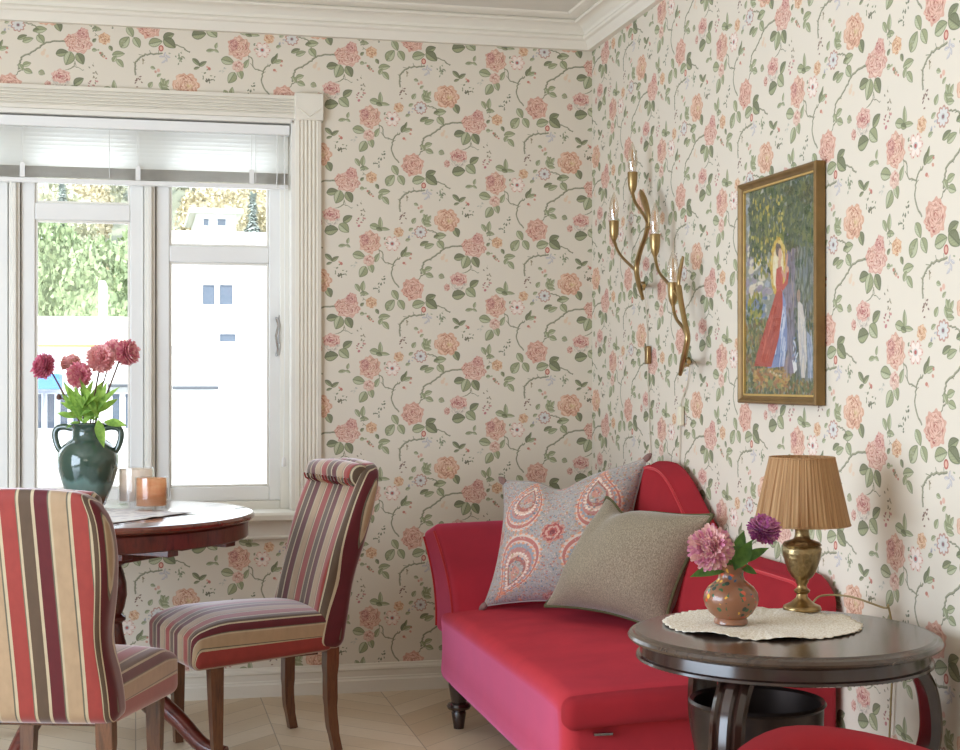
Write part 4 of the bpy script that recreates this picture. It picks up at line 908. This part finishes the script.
# ---------------------------------------------------------------- dining table
DC = (-.159, 4.950); DH = .77
dt = thing('dining_table', 'round mahogany pedestal dining table in front of the window', 'table', (DC[0], DC[1], 0))
MB().lathe([(0, .742), (.520, .742), (.532, .746), (.540, .752), (.542, .760), (.536, .768), (.530, .770), (0, .770)], n=128, cap=False).build('tabletop', m_mahog_top, dt, smooth=30)
MB().lathe([(.50, .690), (.518, .690), (.522, .694), (.522, .738), (.516, .744), (.50, .744)], n=128, cap=False).build('apron', m_mahog, dt, smooth=30)
a, b = P(116, 525, z=DH), P(222, 510.5, z=DH); d = (b-a); d.z = 0; d.normalize(); a0 = Vector((a.x-DC[0], a.y-DC[1], 0)); nn = Vector((-d.y, d.x, 0)); off = a0.dot(nn); hl = math.sqrt(.528**2-off**2)
q0, q1 = nn*off-d*hl, nn*off+d*hl; g = MB()
for t in ((.7695, .7706),): g.add([(v.x+nn.x*s, v.y+nn.y*s, z) for v in (q0, q1) for s in (-.0016, .0016) for z in t], [(0, 1, 3, 2), (4, 6, 7, 5), (1, 5, 7, 3), (0, 2, 6, 4), (0, 4, 5, 1), (2, 3, 7, 6)])
g.build('leaf_joint', m_black, dt, smooth=0)
ang = math.atan2(d.y, d.x)
def rot2(m, a): m.v = [(x*math.cos(a)-y*math.sin(a), x*math.sin(a)+y*math.cos(a), z) for x, y, z in m.v]; return m
for s in (-.15, .15):
    m = MB().box((-.462, s-.025, .668), (.462, s+.025, .690)); m.box((-.29, s-.025, .648), (.29, s+.025, .668)); rot2(m, ang+PI/2).build('runner_rail', m_mahog, dt, bevel=.002)
rot2(MB().box((-.20, -.20, .622), (.20, .20, .668)), ang).build('top_block', m_mahog, dt, bevel=.003)
spn = [(.020, .622), (.032, .612), (.032, .602), (.020, .594), (.026, .58), (.036, .54), (.038, .50), (.030, .46), (.022, .44), (.034, .43), (.034, .42), (.022, .41), (.026, .38), (.036, .34), (.030, .30), (.022, .28), (.034, .27), (.034, .25), (.024, .24)]
for k in range(4): MB().lathe(spn[::-1], (.095*math.cos(ang+PI/4+k*PI/2), .095*math.sin(ang+PI/4+k*PI/2), 0), 28).build('turned_column', m_mahog, dt, smooth=50)
rot2(MB().box((-.15, -.15, .19), (.15, .15, .242)), ang).build('base_block', m_mahog, dt, bevel=.006)
for k, aa in enumerate((-30, 60, 150, 240)):
    t = math.radians(aa); fp = spline([(.10, .215), (.22, .20), (.33, .13), (.42, .05), (.50, .03)], 5); m = MB(); m.tube([(r, 0, z) for r, z in fp], [.034-.012*i/len(fp) for i in range(len(fp))], 10); m.lathe([(.0, 0), (.02, 0), (.024, .012), (.02, .024)], (.49, 0, .0), 16); rot2(m, t).build('foot', m_mahog, dt)
# cloth on the table
cl = MB(); cu = Vector((d.x, d.y, 0)); cn = nn if nn.y > 0 else -nn; o0 = Vector((DC[0], DC[1], 0))+cn*(abs(off)*0 + a0.dot(cn)+.02)
def clf(u, v):
    p = o0+cu*(-.40+.54*u)+cn*(.005+.36*v); return (p.x-DC[0], p.y-DC[1], .0012+.0035*max(0, math.sin(u*9+v*4))*max(0, math.sin(v*8+u*3))+.003*math.exp(-((u-.62)/.05)**2)*max(0, 1-v*4))
cl.grid(40, 24, clf); ncl = NT('grey_white_linen'); sx_ = ncl.new('ShaderNodeTexVoronoi'); sx_.inputs['Scale'].default_value = 26; ncl.l(ncl.coord('Object'), sx_.inputs[0])
ncl.set(color=ncl.ramp(sx_.outputs[0], [(.25, lin('cfcbd2')), (.45, lin('f4f0f0'))]), rough=.85)
o = cl.build('table_runner', ncl.m, smooth=80, loc=(DC[0], DC[1], DH+.001)); so = o.modifiers.new('thickness', 'SOLIDIFY'); so.thickness = .0015; so.offset = 1
tag(o, 'white and grey patterned cloth spread on the dining table', 'table runner')
# green jar
jp = P(88, 506, d=5.0); J = (jp.x, jp.y, DH+.004)
ngl = NT('green_glaze'); zz_ = ngl.new('ShaderNodeSeparateXYZ'); ngl.l(ngl.coord('Object'), zz_.inputs[0]); nf = ngl.noise(16, 5, ngl.coord('Object', (1, 1, .35)))
gz = ngl.ramp(ngl.math('ADD', zz_.outputs[2], ngl.math('MULTIPLY', ngl.math('SUBTRACT', nf, .5), .09)), [(.035, lin('8f6a58')), (.05, lin('6f8078')), (.085, lin('6e8a82')), (.10, lin('34493f')), (.30, lin('2f4238'))])
ngl.set(color=ngl.mix(ngl.math('MULTIPLY', nf, .5), gz, lin('4a6356')), rough=.12, coat=.6, spec=.6); ngl.bump(ngl.noise(30, 2, ngl.coord('Object', (1, 1, 3))), .15, .003); m_jar = ngl.m
jar = thing('two_handled_jar', 'dark green glazed two-handled jar of dahlias on the dining table', 'vase', J)
MB().lathe([(0, .004), (.052, 0), (.058, .006), (.066, .03), (.084, .075), (.098, .125), (.101, .155), (.098, .180), (.084, .205), (.066, .220), (.055, .228), (.051, .245), (.052, .262), (.058, .270), (.062, .276), (.060, .280), (.054, .276), (.046, .262), (.046, .245), (.05, .23), (.09, .18), (.09, .13), (.05, .03), (0, .02)], n=72, cap=False).build('body', m_jar, jar, smooth=60)
for s in (-1, 1):
    hp = spline([(s*.052, .262), (s*.080, .268), (s*.104, .262), (s*.112, .240), (s*.104, .205), (s*.092, .185)], 5)
    MB().tube([(x*RT[0], x*RT[1], z) for x, z in hp], .0075, 10, flat=1.4).build('handle', m_jar, jar)
jn = Vector((J[0], J[1], J[2]+.275)); JD = 5.0
RED = [m_rd, m_rd2]; COR = [m_co, m_rd]; PAL = [m_co2, m_co]
fl = [('dark red dahlia leaning far left out of the green jar', 46, 367, .044, RED, (-1.0, -.5, .35), 0), ('pale coral dahlia half hidden behind a red one, in the green jar', 71, 365, .036, PAL, (-.1, -.2, 1), .05),
      ('low rose-red dahlia with drooping head in the green jar', 79, 375, .042, COR, (.0, -1, .1), -.05), ('largest coral dahlia in the middle of the green jar', 101, 360, .047, [m_co, m_co], (-.1, -1, .5), -.02),
      ('coral dahlia turned away behind the middle bloom, in the green jar', 113, 352, .038, COR, (.2, .8, .7), .06), ('rounded rose-pink dahlia highest at the right of the green jar', 125, 353, .044, [m_rd, m_co], (.9, -.6, .2), 0)]
rr = random.Random(8)
for i, (lb, px, py, R, mt, tl_, dd) in enumerate(fl):
    nx = Vector((RT[0], RT[1], 0))*((px-88)*.0006); nk = jn+nx; b = (nk.x, nk.y, nk.z)
    lv = []
    for k in range(6):
        s = rr.choice((-1, 1)); x0 = 88+(px-88)*.25; lv.append((P(x0+rr.uniform(-6, 6), 424-rr.uniform(0, 16), d=JD-.03), P(x0+s*rr.uniform(5, 24)+rr.uniform(-2, 4), 410-rr.uniform(-8, 32), d=JD-rr.uniform(-.06, .10)), rr.uniform(.016, .03)))
    if i == 5: lv += [(P(98, 420, d=JD-.05), P(104, 448, d=JD-.11), .036), (P(104, 422, d=JD-.04), P(127, 426, d=JD-.06), .032), (P(100, 412, d=JD), P(118, 399, d=JD), .028)]
    if i == 0: lv += [(P(75, 418, d=JD), P(57, 413, d=JD), .024), (P(78, 412, d=JD), P(60, 402, d=JD), .02), (P(80, 422, d=JD-.02), P(66, 428, d=JD-.03), .02)]
    bloom(lb, b, P(px, py, d=JD+dd), R, mt, 20+i, b, 'dahlias in the green jar', lv, stem_mat=m_stem, tilt=tl_, lm=m_leaf)
nb = (J[0], J[1], J[2]+.27); bd_ = thing('dahlia', 'small unopened dahlia bud low at the left of the green jar', 'flower', nb, group='dahlias in the green jar')
c = P(59, 397, d=JD)-Vector(nb); MB().tube(spline([(0, 0, 0), tuple(c*.5+Vector((0, 0, .02))), tuple(c)], 5), .002, 6).build('stem', m_stem, bd_); MB().lathe([(.001, -.01), (.008, -.006), (.009, .0), (.006, .008), (.001, .011)], tuple(c), 12).build('flower_bud', m_stem, bd_)
# candle glasses
def glass_candle(label, px, py, dd, r, h, wax, name):
    p = P(px, py, d=dd); o = thing(name, label, 'candle holder', (p.x, p.y, DH+.0065)); t = .004
    n = NT(name+'_glass'); n.set(color=(1, 1, 1), rough=.04, trans=1.0, ior=1.3); 
    MB().lathe([(0, 0), (r, 0), (r+.001, .003), (r, h), (r-t*.5, h+.001), (r-t, h), (r-t, .014), (0, .013)], n=64, cap=False).build('glass', glassmat(name+'_clear', (.97, .97, .97), .10), o, smooth=50)
    MB().lathe([(0, .014), (r-t-.001, .014), (r-t-.0005, h*.55), (r-t-.001, h-.004), (r-t-.003, h-.006), (r-t-.003, .05), (0, .048)], n=64, cap=False).build('frosted_lining', wax, o, smooth=50)
    MB().lathe([(0, .048), (r-t-.006, .048), (r-t-.008, .056), (0, .054)], n=40, cap=False).build('wax', m_wax, o); MB().tube([(0, 0, .054), (.001, 0, .066)], .001, 6).build('wick', m_black, o)
m_wax = M('candle_wax', 'efe6da', .5)
def swirl(name, a, b, tr=.5):
    n = NT(name); f = n.noise(9, 5, n.coord('Object', (1, 1, 3.5)), .6); c = n.ramp(f, [(.35, lin(a)), (.6, lin(b))]); n.set(color=c, rough=.35)
    t = n.new('ShaderNodeBsdfTranslucent'); n.l(c, t.inputs[0]); x = n.new('ShaderNodeMixShader'); x.inputs[0].default_value = tr; n.l(n.b.outputs[0], x.inputs[1]); n.l(t.outputs[0], x.inputs[2]); n.l(x.outputs[0], n.out.inputs[0]); return n.m
glass_candle('tall white frosted glass candle holder behind the amber one', 136, 500, 5.04, .060, .125, swirl('white_swirl', 'f8eadc', 'fff6ec', .75), 'frosted_candle_holder')
glass_candle('short amber glass candle holder on the dining table', 151.5, 508, 4.84, .053, .106, swirl('amber_swirl', 'f0bb90', 'fde0c0', .8), 'amber_candle_holder')

# ---------------------------------------------------------------- upholstered dining chairs (built once, second is a copy)
def chair(label, loc, rz):
    t = thing('dining_chair', label, 'chair', loc, rz, 'striped dining chairs')
    hw = .228; CU = .029
    def su(x, y, z):
        w = max(0, min(1, (abs(y)-hw+.032)/.032)); s = 1 if y > 0 else -1
        return (-(y+s*w*max(0, .072-z))+CU, x)
    def sf(x, y, z):
        X = x+.03; u = (x+.245)/.49; tp = max(0, z)/.065
        wy = y*(1.0-.10*(1-u)); Z = z+.378+tp*.022*(1-(y/hw)**2)*math.sin(max(0.05, min(1, u*1.1))*PI)**.5
        if tp > 0: Z -= .030*min(1, tp)*max(0, (u-.72)/.28)**2
        if z < 0: Z += .02*(1-u)
        return (X+(.015*(z/.065) if x > .2 else 0)*0, wy, Z)
    MB().softbox((.245, hw, .072), .03, (14, 18, 4), sf, su).build('seat', m_stripe, t, smooth=70, uvfn='vertex')
    # backrest: leaning, wider at the shoulders, curved face
    H0, H1 = .33, .935
    def half(t_): return .212-.018*math.exp(-((t_-.36)/.16)**2)+.014*math.exp(-((t_-.76)/.2)**2)-.034*max(0, (t_-.84)/.16)**2
    def bf(x, y, z):
        t_ = (z+.30)/.60; zz = H0+t_*(H1-H0); hy = half(t_); yy = y/.22*hy
        th = .050*(1-.42*t_)+.012*math.sin(t_*PI)
        xc = -.200-.160*t_**1.3
        top = -.012*(y/.22)**2*max(0, t_-.8)*5
        return (xc+(x/.05)*th+.012*(y/.22)**2*(1 if x > 0 else .4), yy, zz+top)
    def bu(x, y, z):
        w = max(0, min(1, (abs(y)-.22+.034)/.034)); s = 1 if y > 0 else -1; yy = y/.22*half((z+.30)/.60)*.97
        return (-(yy+s*w*max(0, .05-x)*.7)+CU if x > -.049 else -yy+CU, z)
    bk = MB().softbox((.05, .22, .30), .035, (3, 18, 22), bf, bu).build('backrest', m_stripe, t, smooth=70, uvfn='vertex')
    def rl(y_): return .222-.004
    rp = MB(); ny = 24
    yl = [-.186+.372*i/ny for i in range(ny+1)]
    rp.tube([(-.308-.004*(y/.21)**2, y, .893-.012*(y/.21)**2) for y in yl], [.040*min(1, .75+3*(1-abs(i-ny/2)/(ny/2))) for i in range(ny+1)], 20)
    rp.build('top_roll', m_stripe, bk, smooth=60, uvfn=lambda co, n: (-co.y+CU, co.z))
    bu_ = MB()
    for i in range(15): y = -.175+.35*i/14; bu_.tube([(-.290, y, .853), (-.272, y, .864), (-.267, y+.002, .88)], .0032, 6)
    bu_.build('pleat', m_stripe, bk, uvfn=lambda co, n: (-co.y+CU, co.z))
    for s in (-1, 1):
        MB().tube([(.188, s*.180, .335), (.186, s*.181, .20), (.182, s*.184, 0)], [.031, .027, .019], 4).build('leg', m_walnut, t, smooth=30)
        MB().tube(spline([(-.208, s*.172, .345), (-.205, s*.174, .22), (-.208, s*.178, .10), (-.226, s*.182, 0)], 5), [.030]*4+[.026]*4+[.023]*4+[.020]*4, 4).build('leg', m_walnut, t, smooth=30)
    MB().box((-.17, -.16, .312), (.19, .16, .34)).build('seat_frame', m_walnut, t, bevel=.003)
    return t
ch = chair('striped dining chair with its front to the table, beside the right end of the window', (.366, 4.883, 0), math.atan2(-.295, -.955))
ch.scale = (1, -1, 1); c2 = copy_tree(ch); c2.scale = (1, 1, 1); c2.location = (-.175, 4.118, 0); c2.rotation_euler = (0, 0, math.atan2(.955, .30)); c2['label'] = 'striped dining chair seen from behind, nearest the camera at the table'

# ---------------------------------------------------------------- wall sconces
m_bulb = NT('clear_bulb'); m_bulb.n.remove(m_bulb.b)
t1 = m_bulb.new('ShaderNodeBsdfTransparent'); t1.inputs[0].default_value = (1, .97, .91, 1); g1 = m_bulb.new('ShaderNodeBsdfGlossy'); g1.inputs['Roughness'].default_value = .1; d1 = m_bulb.new('ShaderNodeBsdfTranslucent'); d1.inputs[0].default_value = (1, .93, .8, 1)
x1 = m_bulb.new('ShaderNodeMixShader'); x1.inputs[0].default_value = .22; x2 = m_bulb.new('ShaderNodeMixShader'); x2.inputs[0].default_value = .25
m_bulb.l(t1.outputs[0], x1.inputs[1]); m_bulb.l(d1.outputs[0], x1.inputs[2]); m_bulb.l(x1.outputs[0], x2.inputs[1]); m_bulb.l(g1.outputs[0], x2.inputs[2]); m_bulb.l(x2.outputs[0], m_bulb.out.inputs[0]); m_bulb = m_bulb.m
m_amber = M('amber_filament', 'c98a3a', .4); m_ivory = M('ivory_plastic', 'e6dcc2', .4)
def sconce(label, mount, stem, blade, arms, cord, sw):
    o = thing('wall_sconce', label, 'wall lamp', tuple(P(*mount, x=XR))); B = o.location.copy()
    def Q(px, py, x=1.70): return P(px, py, x=x)-B
    st = spline([tuple(Q(*p))+(r,) for *p, r in stem], 6); MB().tube([p[:3] for p in st], [p[3] for p in st], 12).build('stem', m_brass, o, smooth=60)
    s_ = spline([tuple(Q(*p))+(r,) for *p, r in blade], 6); MB().tube([p[:3] for p in s_], [p[3] for p in s_], 12, flat=.55).build('leaf_blade', m_brass, o, smooth=60)
    m = MB(); b = Vector((0, 0, 0)); m.tube([b, b+Vector((-.014, 0, 0))], [.017, .016], 20); m.tube([b+Vector((-.01, 0, 0)), Vector(Q(*mount))], [.008, .007], 14); m.build('wall_mount', m_brass, o)
    for pth, top in arms:
        a_ = MB(); pt = spline([tuple(Q(*p))+(r,) for *p, r in pth], 6); a_.tube([p[:3] for p in pt], [p[3] for p in pt], 10); arm = a_.build('arm', m_brass, o, smooth=60)
        e = Vector(pt[-1][:3]); c_ = MB().lathe([(.004, -.014), (.007, -.004), (.0135, .010), (.0165, .026), (.0185, .066), (.0175, .070), (.016, .066), (.014, .03), (.0, .02)], tuple(e), 28, cap=False).build('candle_cup', m_brass, o, smooth=50)
        MB().lathe([(.0, .045), (.0125, .045), (.0125, .071), (.0, .072)], tuple(e), 20, cap=False).build('bulb_socket', m_ivory, c_)
        bu = MB(); pr = [(.012, .072), (.0125, .080), (.0145, .088), (.0168, .104), (.0175, .116), (.0155, .132), (.0105, .150), (.005, .166), (.0012, .176)]
        bu.lathe(pr, tuple(e), 48, cap=False, fn=lambda r, z, t: (r*(1+.07*math.cos(8*(t+z*22))), z)); bb_ = bu.build('bulb', m_bulb, c_, smooth=70)
        MB().lathe([(.001, .084), (.0035, .09), (.004, .12), (.003, .145), (.001, .15)], tuple(e), 8).build('filament', m_amber, bb_)
    pts = spline([tuple(P(px, py, x=xx)-B) for px, py, xx in cord], 6); MB().tube(pts, .0022, 7).build('power_cord', m_clear, o)
    q = P(*sw[:2], x=1.768)-B; s2 = MB().box((q.x-.009, q.y-.014, q.z-.032), (q.x+.008, q.y+.014, q.z+.032)).build('inline_switch', sw[2], o, bevel=.004)
    return o
m_clear = M('pale_cable', 'cfc4b0', .4)
sconce('two-armed brass branch wall sconce nearest the corner of the room', (644, 286), [(643, 299, .006), (638.5, 283, .009), (636.5, 268, .0095), (640, 252, .009), (645.5, 236, .0085), (648.5, 222, .009)],
       [(648.5, 226, .006), (648.5, 216, .012), (645.5, 204, .017), (642, 195, .015), (640, 190, .004)],
       [([(636.5, 271, .006), (631, 266, .006), (622, 257, .0055), (617, 249, .0055), (614, 240, .006)], 0), ([(648.5, 228, .007), (646, 219, .0065), (641, 211, .006), (635, 202, .006), (632.5, 192, .006)], 0)],
       [(645, 290, 1.765), (647, 330, 1.772), (648, 380, 1.772), (650, 440, 1.772), (652, 490, 1.772)], (648, 355, m_brass))
sconce('brass branch wall sconce nearer the picture, hung lower', (689, 362), [(680, 375, .006), (682.5, 364, .0095), (686, 348, .010), (687.5, 336, .0095), (684, 318, .009), (681, 302, .0095), (678.5, 286, .010)],
       [(678.5, 290, .008), (678.5, 280, .011), (681, 266, .010), (683, 257, .007)],
       [([(681, 300, .006), (676, 292, .006), (666, 281, .006), (659, 272, .0055), (656, 262, .0055), (655, 255, .006)], 0), ([(687.5, 338, .007), (684, 329, .0065), (677, 320, .006), (674, 312, .006), (673, 304, .006)], 0)],
       [(690, 365, 1.765), (687, 385, 1.772), (681, 405, 1.770), (680, 440, 1.772), (678, 490, 1.772)], (681, 416, m_ivory))

# ---------------------------------------------------------------- framed picture on the right wall
y0, y1, z0, z1 = 3.600, 4.118, 1.132, 1.780; xw = XR-.004
pc = thing('framed_picture', 'gilt-framed stitched picture of a lady in red by a tree, on the right wall', 'picture', (xw, (y0+y1)/2, (z0+z1)/2)); hy, hz = (y1-y0)/2, (z1-z0)/2
fr = MB(); prof = [(0, 0), (-.026, 0), (-.030, .003), (-.030, .008), (-.026, .012), (-.020, .020), (-.018, .026), (-.012, .026)]
n = len(prof); vs = []
for sy, sz in ((-1, -1), (1, -1), (1, 1), (-1, 1)):
    for x, i in prof: vs.append((x, sy*(hy-i), sz*(hz-i)))
fr.add(vs, [(c*n+i, ((c+1) % 4)*n+i, ((c+1) % 4)*n+i+1, c*n+i+1) for c in range(4) for i in range(n-1)]); fr.build('frame', m_gilt, pc, smooth=30)
sl_ = MB(); ii = .022; w_ = .006
for a_, b_ in (((-hy+ii, -hz+ii), (-hy+ii+w_, hz-ii)), ((hy-ii-w_, -hz+ii), (hy-ii, hz-ii)), ((-hy+ii, -hz+ii), (hy-ii, -hz+ii+w_)), ((-hy+ii, hz-ii-w_), (hy-ii, hz-ii))): sl_.box((-.021, a_[0], a_[1]), (-.012, b_[0], b_[1]))
sl_.build('inner_slip', m_gilt_light, pc, bevel=.001)
m_pic = imgmat('stitched_canvas', draw_picture(), .75, (600, .3, .0008))
MB().add([(-.014, s*(hy-.02), t*(hz-.02)) for s, t in ((1, -1), (-1, -1), (-1, 1), (1, 1))], [(0, 1, 2, 3)]).build('canvas', m_pic, pc, smooth=0, uvfn=lambda co, nn: (.5-co.y/(2*(hy-.022)), .5+co.z/(2*(hz-.022))))
MB().box((-.0135, -hy+.005, -hz+.005), (-.0, hy-.005, hz-.005)).build('backing_board', m_dark, pc)
MB().add([(-.0165, s*(hy-.022), t*(hz-.022)) for s, t in ((1, -1), (-1, -1), (-1, 1), (1, 1))], [(0, 1, 2, 3)]).build('glass', glassmat('picture_glass', (.97, .97, .97), .09), pc, smooth=0)

# ---------------------------------------------------------------- armchair, only its top in view
AX, AY = 1.23, 2.02
ac = thing('armchair', 'red velvet tub armchair whose rounded top shows at the bottom of the picture', 'armchair', (AX, AY, 0), math.radians(-66))
def tub(x, y, z):
    th = y/.5*math.radians(118); t_ = (z+.2)/.4; r = .30+.05*t_+x*(1.0-.1*t_)
    h = .28+t_*(.326-.26*abs(y/.5)**1.6); return (-r*math.cos(th)*1.0, r*math.sin(th), h)
MB().softbox((.045, .5, .2), .035, (3, 40, 8), tub).build('backrest', m_velvet_nap, ac, smooth=60)
MB().softbox((.27, .26, .07), .05, (8, 8, 3), lambda x, y, z: (x+.02, y*.98, z+.37+.02*(1-(x/.27)**2)*(1-(y/.26)**2)*(z > 0))).build('seat', m_velvet, ac, smooth=60)
MB().box((-.22, -.20, .24), (.24, .20, .31)).build('seat_frame', m_dark, ac, bevel=.01)
for sx in (-.19, .21):
    for sy in (-.17, .17): MB().lathe([(r, z*1.55) for r, z in legp], (sx, sy, 0), 18).build('leg', m_dark, ac)
